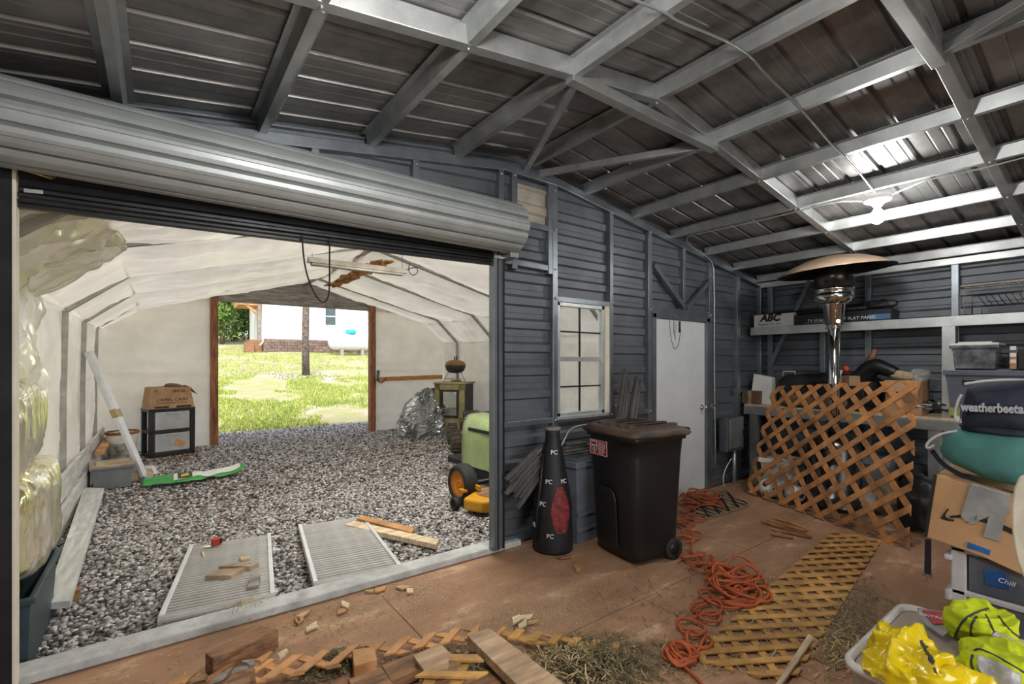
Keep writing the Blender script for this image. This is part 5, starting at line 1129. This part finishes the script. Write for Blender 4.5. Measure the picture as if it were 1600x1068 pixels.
# parcel
pc = thing('parcel_box', 'large brown parcel box with a black curved arrow and grey tape', 'box', (3.75, .4, .5))
PX0 = 3.50
cut('box_body', [(1463, 741), (1622, 790), (1612, 905), (1534, 869), (1445, 838)], (.42, .0, .02), 'cardboard', parent=pc, X=PX0, bevel=.006)
mat('parcel_card', (.56, .33, .165), .75, 0, .06, 3, .08, 60); pc.children[0].data.materials[0] = M['parcel_card'] if pc.children else None
cut('edge_tape', [(1458, 741), (1464, 741), (1449, 838), (1444, 838)], (-.004, 0, 0), 'ink', parent=pc, X=PX0-.001, bevel=0)
smile = [(1483, 806), (1500, 803.5), (1520, 806), (1540, 810), (1560, 816), (1582, 826), (1600, 836), (1600, 843), (1582, 834), (1560, 824), (1540, 816.5), (1520, 811), (1500, 808.5), (1485, 808.5)]
cut('arrow_mark', smile, (-.003, 0, 0), 'ink', parent=pc, X=PX0-.002, bevel=0)
cut('arrow_head', [(1481, 794), (1475, 801), (1470, 809), (1474, 811), (1481, 813), (1491, 814), (1490, 811), (1484, 810), (1478, 807.5), (1477, 804), (1479, 800), (1483, 795)], (-.003, 0, 0), 'ink', parent=pc, X=PX0-.002, bevel=0)
mat('duct_tape', (.42, .43, .45), .32, .3, .12, 6, .6, 14); mat('blue_tape', (.02, .14, .46), .5, 0, .1)
for q in ([(1517, 754), (1578, 772), (1577, 800), (1571, 806), (1562, 846), (1536, 838), (1545, 806), (1530, 813), (1510, 815), (1501, 807)], [(1515, 806), (1528, 804), (1527, 818), (1513, 819)]): cut('duct_tape', q, (-.004, 0, 0), 'duct_tape', parent=pc, X=PX0-.004, bevel=.002)
cut('blue_tape', [(1512, 846), (1548, 859), (1546, 867), (1536, 862), (1511, 855)], (-.004, 0, 0), 'blue_tape', parent=pc, X=PX0-.003, bevel=.001)
tb = thing('teal_bag', 'teal fabric bag with navy piping lying on the parcel box', 'bag', (3.75, .30, .82))
mat('teal_cloth', (.06, .20, .18), .85, 0, .1, 4, .2, 30); mat('navy_cloth', (.018, .024, .045), .8, 0, .15, 4, .2, 30)
ol = [(1456, 702), (1466, 686), (1480, 675), (1494, 672), (1530, 675), (1640, 678), (1640, 772), (1560, 762), (1528, 753), (1504, 740), (1478, 727), (1466, 716)]
def pillow(nm, ol, X, dp, m, par, seed, n=9):
    a = [at(x, y, X=X) for x, y in ol]; 
    for _ in range(2): a = [q for p, r_ in zip(a, a[1:]+a[:1]) for q in (p*.75+r_*.25, p*.25+r_*.75)]
    c = sum(a, V((0, 0, 0)))/len(a); rings = []
    for j in range(n+1):
        t = -1+2*j/n; s = (1-abs(t)**2.6)**.5*.6+.4 if abs(t) < 1 else .4
        rings.append([c+(p-c)*s+V((dp*.5*t+dp*.5, 0, 0))+V((1, .3, .4))*.02*noise.noise(p*5+V((t*2, seed, 0))) for p in a])
    return MB().loft(rings).build(nm, m, par, world=True)
pillow('bag_body', ol, 3.46, .36, 'teal_cloth', tb, 1)
MB().tube(smooth([at(x, y, X=3.60) for x, y in ((1456, 703), (1468, 720), (1482, 731), (1504, 743), (1530, 757), (1562, 767), (1600, 773))]), .012, 8).build('piping', 'navy_cloth', tb, world=True)
MB().tube(smooth([at(x, y, X=3.55) for x, y in ((1496, 673), (1470, 677), (1452, 688), (1446, 698), (1452, 700), (1460, 695))]), .007, 8).build('rope_handle', 'white_plastic', tb, world=True)
nb = thing('horse_rug_bag', 'navy blue bag printed weatherbeeta on top of the teal bag', 'bag', (3.8, .25, 1.10))
ol = [(1500, 605), (1510, 599), (1560, 596), (1640, 592), (1640, 682), (1560, 679), (1505, 674), (1492, 668), (1494, 640)]
pillow('bag_body', ol, 3.44, .40, 'navy_cloth', nb, 5)
pillow('bag_base', [(1492, 660), (1640, 668), (1640, 690), (1560, 684), (1490, 672)], 3.50, .30, 'navy_cloth', nb, 7)
mat('print_grey', (.42, .44, .48), .6)
m0 = at(1503, 635.5, X=3.44); m1 = at(1600, 639, X=3.44)
wt = text('weatherbeeta', 'print', .066, 'print_grey', nb, Matrix.Identity(4), ext=.012, align='LEFT', bold=.0022)
wt.data.transform(WM[nb]); wx = max(v.co.x for v in wt.data.vertices); ln_ = (m1-m0).length
wt.data.transform(WM[nb].inverted()@face_mtx(m0-V((.012, 0, 0)), (m1-m0), (0, 0, 1))@Matrix.Diagonal((ln_/wx, .062/.066, 1, 1)))
MB().tube(smooth([at(x, y, X=3.50) for x, y in ((1503, 616), (1497, 626), (1493, 645), (1493, 656), (1498, 657), (1497, 650))]), .008, 8).build('rope_handle', 'white_plastic', nb, world=True)
MB().tube(smooth([at(x, y, X=3.62) for x, y in ((1507, 600), (1530, 596), (1565, 593), (1600, 594))]), .008, 8).build('zip_piping', 'white_plastic', nb, world=True)
st_ = thing('webbing_strap', 'black webbing strap with a metal clip hanging beside the parcel box', 'strap', at(1449, 905, X=3.62))
cut('strap', [(1445, 842), (1455, 842), (1455, 897), (1444, 897)], (.004, 0, 0), 'navy_cloth', parent=st_, X=3.62, bevel=0)
k = MB(); a = at(1449, 898, X=3.62); k.box(a, (.014, .045, .018)); k.tube([a, at(1450, 906, X=3.62)], .009, 8); k.tube(smooth([at(1450, 905, X=3.62), at(1446, 911, X=3.62), at(1449, 916, X=3.62), at(1453, 912, X=3.62)]), .005, 6); k.build('clip', 'chrome', st_, world=True, bevel=.002)
# white plastic chair at the right edge
wc = thing('plastic_chair', 'cream plastic garden chair cut off by the right picture edge', 'chair', (3.05, .1, 0))
mat('cream_plastic', (.62, .58, .48), .4, 0, .05)
k = MB(); lf_ = [at(x, y, X=2.95) for x, y in ((1592, 744), (1584, 762), (1580, 790), (1580, 820), (1583, 850), (1589, 878), (1599, 903))]; lf_ += [V((2.95, lf_[-1].y-.03, .60)), V((2.95, lf_[-1].y-.05, .45))]
yc_ = .09; a = [V((2.95, yc_, lf_[0].z+.05))]+[V((2.95, .75*lf_[0].y+.25*yc_, lf_[0].z+.03))]+lf_; a = a+[V((p.x, 2*yc_-p.y, p.z)) for p in a[::-1][:-1]]
def chb(p, dx): return V((p.x+dx+.22*((p.y-yc_)/.3)**2*0+.10*max(0, .27-abs(p.y-yc_)), p.y, p.z))
n_ = len(a); k.faces([chb(p, 0) for p in a]+[chb(p, .028) for p in a], [tuple(range(n_)), tuple(range(n_, 2*n_))[::-1]]+[(i, (i+1) % n_, n_+(i+1) % n_, n_+i) for i in range(n_)]); k.build('backrest', 'cream_plastic', wc, world=True, bevel=.008, seg=3)
MB().bb((3.0, -.22, .41), (3.42, .20, .44)).build('seat', 'cream_plastic', wc, world=True, bevel=.015)
for x, y in ((3.05, .17), (3.40, .17), (3.05, -.19), (3.40, -.19)): MB().tube([(x, y, .0), (x, y, .42)], [.022, .03], 8).build('leg', 'cream_plastic', wc, world=True)
# clear tote in the near right corner and its contents
ct = thing('clear_tote', 'dusty clear plastic tote with a white rim at the near right corner', 'tote', (2.42, .42, 0))
mat('tote_clear', (.58, .47, .38), .35, 0, .12, 4, trans=.25, alpha=1); mat('rim_white', (.62, .60, .57), .4, 0, .06)
A_, B_ = at(1318, 1030, Z=.40), at(1405, 942, Z=.40); x0, x1, y1 = A_.x-.01, B_.x+.03, (A_.y+B_.y)/2; y0 = y1-.62; ccx, ccy = (x0+x1)/2, (y0+y1)/2
cw, cl = x1-x0, y1-y0
MB().loft([rrect(cw*.86, cl*.86, .05, .0, cx=ccx, cy=ccy), rrect(cw*.97, cl*.97, .06, .385, cx=ccx, cy=ccy), rrect(cw*.95, cl*.95, .06, .385, cx=ccx, cy=ccy), rrect(cw*.84, cl*.84, .05, .30, cx=ccx, cy=ccy)]).build('body', 'tote_clear', ct, world=True)
MB().loft([rrect(cw*.95, cl*.95, .06, .375, cx=ccx, cy=ccy), rrect(cw*1.02, cl*1.02, .07, .375, cx=ccx, cy=ccy), rrect(cw*1.02, cl*1.02, .07, .40, cx=ccx, cy=ccy), rrect(cw*.97, cl*.97, .06, .405, cx=ccx, cy=ccy), rrect(cw*.94, cl*.94, .06, .385, cx=ccx, cy=ccy)], cap=False).build('rim', 'rim_white', ct, world=True)
MB().loft([rrect(cw*.93, cl*.93, .06, .375, cx=ccx, cy=ccy), rrect(cw*.93, cl*.93, .06, .385, cx=ccx, cy=ccy)]).build('lid_panel', 'tote_clear', ct, world=True)
mat('yellow_bag', (.68, .50, .0), .3, 0, .08, 3, .1, 12, coat=.4); mat('hivis', (.47, .56, .0), .8, 0, .08, 4, .15, 40); mat('reflective', (.42, .42, .43), .5, .2, .06, 4, .1, 30); mat('dark_trim', (.03, .04, .045), .7)
from mathutils.bvhtree import BVHTree
def caster(t):
    """where the line of sight through a pixel meets the cloth of a thing"""
    vs, fs = [], []
    for o in KIDS(t):
        b = len(vs); vs += [WM[o]@v.co for v in o.data.vertices]; fs += [[i+b for i in p.vertices] for p in o.data.polygons]
    tree = BVHTree.FromPolygons(vs, fs); c0 = V((0, 0, CH))
    def f(x, y):
        dr = (at(x, y, d=1)-c0).normalized(); h_ = tree.ray_cast(c0, dr); return h_[0] if h_[0] is not None else None
    return f
def draped(px, f, name, m, par, off=.004, n=26):
    """a patch lying on the cloth inside an outline"""
    xs, ys = [p[0] for p in px], [p[1] for p in px]
    def inside(x, y):
        c = False
        for (xa, ya), (xb, yb_) in zip(px, px[1:]+px[:1]):
            if (ya > y) != (yb_ > y) and x < (xb-xa)*(y-ya)/(yb_-ya)+xa: c = not c
        return c
    g_ = {}; c0 = V((0, 0, CH)); mb = MB(); bv = {}
    for i in range(n+1):
        for j in range(n+1):
            x = min(xs)+(max(xs)-min(xs))*i/n; y = min(ys)+(max(ys)-min(ys))*j/n
            h_ = f(x, y) if inside(x, y) else None
            if h_ is not None: bv[i, j] = mb.bm.verts.new(h_+(c0-h_).normalized()*off)
    for i in range(n):
        for j in range(n):
            k = [(i, j), (i+1, j), (i+1, j+1), (i, j+1)]
            if all(q in bv for q in k) and max((bv[p].co-bv[q].co).length for p in k for q in k) < .12: mb.bm.faces.new([bv[q] for q in k]).smooth = True
    mb.build(name, m, par, world=True, norm=False, thick=.002)
def heap(c, r, amp, fq, seed, m, name, par, rz=0, flat=.25, nu=120, nv=60, st=(1, 1, 1)):
    """draped heap: a dome whose surface is thrown into deep folds"""
    rot = Matrix.Rotation(rz, 3, 'Z')
    def fn(u, v):
        a = 2*math.pi*u; k_ = v; rr = math.cos(k_*math.pi/2)**.55; z = math.sin(k_*math.pi/2)
        p = V((r[0]*rr*math.cos(a), r[1]*rr*math.sin(a), r[2]*z)); q = V((p.x*st[0], p.y*st[1], p.z*st[2]))*fq+V((seed*3.7, seed*1.3, 0)); w_ = V((noise.noise(q*.5), noise.noise(q*.5+V((4, 1, 2))), noise.noise(q*.5+V((1, 7, 2)))))*1.1
        f = abs(noise.noise(q+w_))+.45*abs(noise.noise(q*2+w_*2))+.2*abs(noise.noise(q*4.3))
        p = p*(1+.25*noise.noise(q*.45)-amp*1.0*f) ; p.z = max(.004, p.z)
        return V(c)+rot@p
    return MB().grid(fn, nu, nv, cyc=True).build(name, m, par, world=True)
yb = thing('yellow_plastic_bag', 'crumpled bright yellow plastic bag on the clear tote', 'bag', at(1420, 1040, Z=.41))
c0 = at(1425, 1030, Z=.46)
heap(at(1425, 1050, Z=.41), (.19, .17, .16), .5, 4.6, 2, 'yellow_bag', 'bag_bulge', yb)
heap(at(1486, 1080, Z=.41), (.17, .13, .10), .5, 4.6, 6, 'yellow_bag', 'bag_tail', yb, rz=R(-25))
yf = caster(yb)
for ol_ in ([(1437, 1000), (1441, 998), (1446, 1006), (1452, 1010), (1446, 1014), (1440, 1010)], [(1440, 1010), (1447, 1012), (1456, 1022), (1455, 1030), (1446, 1022)], [(1449, 1022), (1458, 1024), (1462, 1034), (1458, 1040), (1450, 1032)], [(1456, 1040), (1462, 1042), (1466, 1054), (1460, 1050)]): draped(ol_, yf, 'print', 'dark_trim', yb, .003, 10)
for nm, c, rx, lb, sd in (('hi_vis_jacket', (1540, 998), (.15, .13, .12), 'lime yellow high visibility jacket heaped with dark seams, back one', 3), ('hi_vis_vest', (1578, 1060), (.18, .15, .08), 'lime and grey high visibility garment, the nearer one', 8)):
    t = thing(nm, lb, 'clothing', at(*c, Z=.41), group='high visibility clothing on the tote')
    p = at(*c, Z=.46); heap(at(*c, Z=.40), (rx[0]*1.15, rx[1]*1.1, rx[2]*1.3), .5, 4.6, sd, 'hivis', 'fabric', t, nu=130, nv=60)
    dirv = V((SN, CS, 0)); rv_ = V((CS, -SN, 0))
    on_cloth = caster(t)
    if sd == 3:
        seams = (((1487, 1010), (1493, 990), (1503, 970), (1520, 958), (1545, 950)), ((1528, 1018), (1518, 998), (1516, 978), (1526, 962)), ((1540, 960), (1552, 982), (1556, 1000)), ((1560, 962), (1578, 985), (1600, 1000)))
        pan = [(1548, 992), (1556, 984), (1590, 1000), (1600, 1010), (1600, 1020), (1575, 1018), (1548, 1006)]
    else:
        seams = (((1522, 1016), (1530, 1012), (1560, 1026), (1600, 1050)), ((1520, 1022), (1516, 1036), (1524, 1052)))
        pan = [(1524, 1018), (1560, 1032), (1598, 1054), (1598, 1075), (1545, 1070), (1526, 1045)]
    for q in seams:
        w_ = [on_cloth(x, y) for x, y in smooth([V((x, y, 0)) for x, y in q], 2) for x, y in ((x.x, x.y) if False else (x, y),)] if False else [on_cloth(v_.x, v_.y) for v_ in smooth([V((x, y, 0)) for x, y in q], 3)]
        w_ = [p_ for p_ in w_ if p_ is not None]
        if len(w_) > 2: MB().tube(w_, .004, 6).build('seam', 'dark_trim', t, world=True)
    draped(pan, on_cloth, 'reflective_panel', 'reflective', t, .006)
pk = thing('red_label_pack', 'clear packet with a red printed header card on the clear tote', 'packet', at(1460, 970, Z=.41))
slab('header_card', [(1440, 952), (1477, 956), (1487, 973), (1459, 974)], .43, .003, 'sticker_red', parent=pk, bevel=0)
slab('clear_pouch', [(1433, 949), (1484, 956), (1492, 976), (1474, 992), (1444, 972)], .425, .008, 'clear_plastic', parent=pk, bevel=.001)
text('PATRIOT', 'print', .03, 'sticker_white', pk, face_mtx(at(1464, 964, Z=.434), at(1480, 968, Z=.434)-at(1450, 962, Z=.434), at(1452, 955, Z=.434)-at(1458, 972, Z=.434)))
# ------------------------------------------------------------ orange cord and mat
mat('cord_orange', (.42, .085, .02), .5, 0, .12, 8)
rs = random.Random(5)
def loops(pts_r, z0=.02):
    out = []
    for (px, py), r, tilt, n in pts_r:
        c = at(px, py, Z=.01); a0 = rs.uniform(0, 6.28); nx, ny = rs.uniform(-1, 1), rs.uniform(-1, 1)
        for i in range(n):
            a = a0+2*math.pi*i/12; ph = tilt*math.sin(a+nx*2); rr = r*(1+.12*math.sin(2.3*a+ny))
            out.append(V((c.x+rr*math.cos(a)*math.cos(ph*.5), c.y+rr*math.sin(a), z0+abs(r*ph)*(.55+.45*math.sin(a+nx*3))+rs.uniform(0, .012))))
    return out
seq = [((1092, 785), .15, .3, 16), ((1105, 778), .13, .4, 15), ((1085, 775), .14, .3, 18), ((1110, 792), .12, .4, 14), ((1080, 790), .10, .3, 13), ((1098, 782), .16, .5, 17), ((1075, 802), .08, .3, 13), ((1086, 812), .09, .2, 14), ((1072, 820), .08, .3, 13), ((1080, 838), .09, .2, 14), ((1070, 845), .07, .2, 13),
       ((1070, 868), .06, .3, 12), ((1082, 878), .085, .3, 14), ((1102, 878), .075, .4, 13), ((1098, 890), .08, .2, 14), ((1118, 893), .07, .3, 13), ((1125, 905), .09, .5, 15), ((1140, 900), .12, .9, 16), ((1158, 905), .12, 1.0, 17), ((1145, 915), .13, .8, 17), ((1168, 915), .11, .9, 15), ((1150, 925), .14, .5, 17), ((1132, 925), .12, .6, 16), ((1165, 930), .13, .4, 16), ((1180, 935), .10, .3, 14), ((1150, 935), .15, .3, 16), ((1125, 940), .12, .3, 14),
       ((1105, 955), .09, .35, 15), ((1108, 968), .065, .3, 13), ((1080, 985), .08, .3, 15), ((1092, 1005), .07, .25, 13), ((1068, 1024), .07, .7, 18), ((1058, 1030), .065, .8, 20), ((1060, 1034), .06, .7, 19), ((1064, 1030), .065, .5, 18)]
lpz = loops(seq); lpz += [at(1078, 1050, Z=.012), at(1092, 1062, Z=.01), at(1105, 1080, Z=.01)]
tag(MB().tube(smooth(lpz, 2), .0085, 7).build('extension_cord', 'cord_orange'), 'long orange extension cord in tangled loops on the floor', 'cord')
mt_ = thing('zebra_mat', 'tan mat with black zebra stripes on the floor near the door', 'mat', at(1120, 792, Z=0))
mat('mat_tan', (.30, .21, .12), .9, 0, .2, 8, .3, 60)
mm = [at(x, y, Z=.006) for x, y in ((1060, 786), (1130, 765), (1172, 790), (1106, 812))]
k = MB(); k.faces([mm[0], mm[1], mm[2], mm[3]], [(0, 1, 2, 3)]); k.build('mat_base', 'mat_tan', mt_, world=True, thick=.008)
k = MB()
for i in range(16):
    u = (i+.5)/16; p = mm[0].lerp(mm[1], u); q = mm[3].lerp(mm[2], u)
    n_ = 12; vs = []; 
    for j in range(n_+1):
        t = .04+.92*j/n_; w_ = .016*(.35+abs(math.sin(t*7+i)))*(1 if 0 < j < n_ else .1); c = p.lerp(q, t)+(mm[1]-mm[0]).normalized()*(.03*math.sin(t*9+i*1.7)); d = (mm[1]-mm[0]).normalized()
        vs += [c-d*w_+V((0, 0, .006)), c+d*w_+V((0, 0, .006))]
    k.faces(vs, [(2*j, 2*j+1, 2*j+3, 2*j+2) for j in range(n_)])
k.build('stripes', 'ink', mt_, world=True)
# ------------------------------------------------------------ offcuts and planks in the foreground
g = 'timber offcuts on the plywood floor'
slab('timber_beam', [(320, 1019), (410, 976), (436, 982), (333, 1029)], .11, .10, 'brown_wood', 'dark brown squared timber beam lying near the threshold', 'beam', g, bevel=.006)
slab('timber_block', [(550, 1014), (585, 1009), (589, 1029), (553, 1040)], .09, .075, 'cedar_end', 'small orange brown timber block on the lattice offcuts', 'block', g, bevel=.004)
slab('timber_plank', [(730, 992), (764, 979), (905, 1085), (850, 1110)], .13, .045, 'dusty_plank', 'long sawdusty plank slanting out of the bottom of the picture', 'plank', g, dz=[.0, .0, -.03, -.03])
slab('plywood_offcut', [(645, 1023), (688, 1004), (725, 1040), (665, 1050)], .10, .02, 'dusty_plank', 'square plywood offcut left of the long slanting plank', 'offcut', g)
slab('timber_plank', [(543, 1060), (596, 1041), (616, 1070), (560, 1085)], .12, .04, 'brown_wood', 'brown plank end with sawn grain at the bottom of the picture', 'plank', g)
slab('timber_plank', [(596, 1038), (650, 1018), (666, 1040), (612, 1064)], .06, .05, 'brown_wood', 'dull dusty plank under the square plywood offcut', 'plank', g)
slab('timber_plank', [(655, 1060), (800, 1040), (850, 1068), (800, 1100), (650, 1100)], .04, .035, 'brown_wood', 'dark plank lying under the yellow lattice slats at the bottom', 'plank', g)
def strip_lattice(name, px, label, a1, a2, m='lattice_y', z=.012, pit=.105, o=(.1, .4)):
    c = [at(x, y, Z=z) for x, y in px]; t = thing(name, label, 'lattice', (sum(p.x for p in c)/4, sum(p.y for p in c)/4, 0))
    slats(t, [(p.x, p.y) for p in c], Matrix.Translation(V((0, 0, z))), a1, a2, pit, pit, .042, .011, m, *o); return t
E1, E2 = at(380, 1048, Z=.02), at(745, 985, Z=.02); ax1 = math.atan2(E2.y-E1.y, E2.x-E1.x)
strip_lattice('lattice_strip', [(400, 1068), (745, 1000), (750, 981), (395, 1040)], 'narrow cut lattice strip across the foreground left of the slanting plank', ax1+R(52), ax1-R(38), 'cedar_end', .05)
E1, E2 = at(790, 985, Z=.02), at(970, 1020, Z=.02); ax2 = math.atan2(E2.y-E1.y, E2.x-E1.x)
strip_lattice('lattice_strip', [(786, 984), (968, 1010), (966, 1024), (770, 999)], 'short cut lattice strip in the hay right of the slanting plank', ax2+R(78), ax2-R(8), 'lattice_y', .03, .1)
lb_ = thing('lattice_scrap', 'yellow lattice scrap of four slats at the bottom of the picture', 'lattice', at(720, 1050, Z=.1))
for q, z in (([(703, 1021), (746, 1021), (756, 1031), (701, 1031)], .15), ([(663, 1047), (763, 1048), (745, 1057), (648, 1055)], .16), ([(724, 1027), (736, 1026), (728, 1048), (714, 1048)], .13), ([(664, 1057), (682, 1056), (672, 1078), (656, 1078)], .14), ([(706, 1057), (726, 1056), (716, 1078), (698, 1078)], .14)): slab('slat', q, z, .011, 'lattice_y', parent=lb_, bevel=.001)
# loose slat ends
def diamond(px, z, m, th=.012, i=[0]):
    i[0] += 1; return slab('lattice_offcut', px, z, th, m, None, 'offcut', 'cut lattice slat ends', bevel=.001)
zf = lambda l, ox, oy, s: [(ox+x/s, oy+y/s) for x, y in l]
A = lambda l: zf(l, 260, 960, 5.333); Bq = lambda l: zf(l, 150, 840, 2.4615); Cq = lambda l: zf(l, 650, 840, 3.2)
for px, z, m, lb in ((A([(0, 570), (60, 530), (210, 475), (250, 480), (150, 560), (40, 580)]), .02, 'cedar_end', 'pointed slat end lying leftmost in front of the dark beam'), (A([(195, 540), (260, 490), (345, 495), (330, 520)]), .03, 'pine', 'short slat end right beside the leftmost pointed one'),
        (A([(330, 560), (345, 510), (540, 395), (560, 395), (380, 540)]), .05, 'cedar', 'bright orange slat on edge below the dark beam'), (A([(345, 570), (420, 505), (555, 430), (470, 520)]), .06, 'weather_wood', 'grey slat end overlapping the bright orange slat'),
        (A([(540, 472), (570, 440), (700, 400), (680, 425)]), .07, 'weather_wood', 'grey slat end pointing right, above the grey overlapping one'), (A([(620, 380), (740, 365), (795, 390), (690, 410)]), .08, 'weather_wood', 'pale grey slat end under a leaning cedar slat'),
        (A([(735, 370), (860, 305), (892, 300), (790, 385)]), .09, 'cedar_end', 'cedar slat end leaning over the pale grey one'), (A([(925, 320), (1000, 278), (1018, 295), (945, 360)]), .10, 'pine_pale', 'pale square slat chip left of the cut lattice strip'),
        (A([(1070, 10), (1145, 10), (1145, 30), (1100, 70), (1075, 50)]), .02, 'cedar_end', 'loose slat end nearest the ramp, by the threshold'), (A([(1165, 100), (1250, 50), (1260, 90), (1165, 135)]), .02, 'pine_pale', 'pale slat end lying alone on the plywood between beam and straw'),
        (Bq([(768, 300), (790, 285), (830, 272), (800, 298), (780, 325)]), .02, 'pine', 'slat end pair lying near the middle of the threshold'), (Bq([(1032, 200), (1070, 195), (1068, 206), (1040, 205)]), .015, 'pine', 'small slat chip close under the threshold'), (Bq([(1072, 192), (1120, 180), (1110, 195), (1074, 206)]), .02, 'cedar_end', 'slat end just right of the small chip under the threshold'),
        (Bq([(1150, 187), (1185, 180), (1215, 186), (1175, 195)]), .02, 'pine', 'slat end further right under the threshold'), (Bq([(1195, 192), (1220, 192), (1220, 208), (1195, 208)]), .02, 'pine_pale', 'square slat chip rightmost under the threshold'),
        (Bq([(945, 238), (975, 250), (970, 268), (945, 258)]), .03, 'pine_pale', 'pale slat chip beside the straw tuft in the open floor'), (Bq([(928, 275), (965, 262), (965, 275), (930, 290)]), .02, 'cedar_end', 'cedar slat chip below the pale one by the straw tuft'),
        (Cq([(480, 395), (518, 380), (525, 405), (485, 430)]), .03, 'pine_pale', 'leftmost pale chip of the little heap on the sawdust'), (Cq([(520, 385), (585, 378), (575, 395), (525, 403)]), .03, 'pine_pale', 'topmost long pale chip of the little heap on the sawdust'), (Cq([(510, 430), (555, 400), (552, 430), (515, 450)]), .035, 'pine_pale', 'front diamond chip of the little heap on the sawdust'), (Cq([(560, 410), (615, 405), (600, 415), (555, 425)]), .025, 'pine', 'rightmost chip of the little heap on the sawdust'),
        (Cq([(790, 140), (812, 130), (825, 150), (805, 168)]), .02, 'cedar_end', 'reddish chip on the floor in front of the rubbish bin'), (Cq([(700, 92), (780, 80), (775, 92), (720, 100)]), .02, 'brown_wood', 'thin brown splinter on the floor before the black bag')):
    o = diamond(px, z, m); o['label'] = lb
# ------------------------------------------------------------ hay and straw
mat('straw', (.40, .31, .15), .85, 0, .3, 20, isl=.5); mat('hay_dark', (.21, .17, .09), .9, 0, .3, 20, isl=.7)
def straw(name, cx, cy, sx, sy, n, m, label, ln=.06, zt=.03, rot=0, wd=.0016, z0=.004):
    p = np.stack([np.random.normal(0, sx, n), np.random.normal(0, sy, n)], 1); r2_ = (p[:, 0]/sx)**2+(p[:, 1]/sy)**2; p = p[r2_ < 5]; r2_ = r2_[r2_ < 5]; n = len(p)
    c, s = math.cos(rot), math.sin(rot); x = cx+p[:, 0]*c-p[:, 1]*s; y = cy+p[:, 0]*s+p[:, 1]*c; z = z0+np.random.uniform(0, 1, n)*zt*np.exp(-r2_*.5)
    a = np.random.uniform(0, 6.28, n); L_ = ln*np.random.uniform(.3, 1.3, n); dx, dy, dz = np.cos(a)*L_/2, np.sin(a)*L_/2, np.random.normal(0, .12, n)*L_+.0
    bend = np.random.normal(0, .15, n)*L_
    P0 = np.stack([x-dx, y-dy, np.maximum(z-dz, .003)], 1); P1 = np.stack([x-dy*bend/L_, y+dx*bend/L_, z+.004], 1); P2 = np.stack([x+dx, y+dy, np.maximum(z+dz, .003)], 1)
    nv = np.stack([-np.sin(a), np.cos(a), np.zeros(n)], 1)*wd; up = np.array([0, 0, wd])
    P = np.stack([P0-nv, P0+nv, P1-nv+up, P1+nv+up, P2-nv, P2+nv], 1).reshape(-1, 3); b = np.arange(n)[:, None]*6
    fs = np.concatenate([b+np.array([[0, 1, 3, 2]]), b+np.array([[2, 3, 5, 4]])])
    return tag(rawmesh(name, P, fs, m), label, 'straw')
def on(x, y): p = at(x, y, Z=0); return p.x, p.y
straw('hay', *on(930, 1040), .20, .13, 1900, 'hay_dark', 'dark dry hay heaped in the foreground right of the plank', .075, .09, R(-20))
straw('hay', *on(900, 1050), .20, .12, 700, 'straw', 'pale straw mixed over the dark hay in the foreground', .075, .10, R(-20), wd=.0026)
straw('hay', *on(520, 1040), .09, .05, 1500, 'hay_dark', 'dark hay under the cut lattice strip by the timber block', .06, .07)
straw('hay', *on(690, 1030), .25, .05, 400, 'hay_dark', 'dark hay around the plywood offcut', .05, .05, R(-30))
straw('hay', *on(760, 1050), .08, .06, 600, 'hay_dark', 'dark hay in the gap beside the slanting plank', .05, .08)
straw('hay', *on(1345, 965), .32, .09, 1300, 'hay_dark', 'dull hay spread along the right side of the floor lattice', .06, .03, R(12))
straw('hay', *on(1320, 1020), .2, .12, 500, 'straw', 'pale hay between the floor lattice and the clear tote', .06, .03, R(12), wd=.0022)
straw('hay', *on(1030, 940), .3, .22, 220, 'hay_dark', 'sparse straw on the floor left of the orange cord', .05, .01)
straw('hay', *on(1180, 980), .5, .16, 450, 'straw', 'straw lying in the openings of the floor lattice', .055, .012, R(8), wd=.0022)
straw('hay', *on(1030, 1040), .18, .14, 250, 'straw', 'straw scattered round the near ball of orange cord', .05, .012)
straw('straw_litter', *on(760, 935), .8, .45, 700, 'hay_dark', 'tiny straw bits littered over the open plywood floor', .022, .003, wd=.001)
straw('straw_litter', *on(460, 985), .5, .15, 400, 'straw', 'pale straw bits on the plywood near the threshold', .04, .006)
straw('straw_litter', *on(380, 975), .06, .03, 60, 'straw', 'little straw tuft on the dark timber beam', .07, .02, z0=.115)
straw('straw_litter', *on(1180, 880), .8, .4, 500, 'hay_dark', 'straw bits on the floor around the cord heap', .03, .004)
# sawdust patches
mat('sawdust', (.52, .40, .26), .95, 0, .15, 20, .2, 60, isl=.25)
def dust(cx, cy, sx, sy, n, label):
    x = np.random.normal(cx, sx, n); y = np.random.normal(cy, sy, n); s = np.random.uniform(.0015, .004, n); a = np.random.uniform(0, 6.28, (n, 1))+np.array([[0, 2.1, 4.2]])
    P = np.stack([x[:, None]+np.cos(a)*s[:, None], y[:, None]+np.sin(a)*s[:, None], .0015+np.random.uniform(0, .003, (n, 3))], -1).reshape(-1, 3)
    tag(rawmesh('sawdust', P, np.arange(3*n).reshape(-1, 3), 'sawdust'), label, 'sawdust')
dust(*on(620, 930), .32, .16, 9000, 'pale sawdust dusted on the plywood inside the threshold')
dust(*on(820, 960), .38, .18, 12000, 'pale sawdust round the little heap of chips')
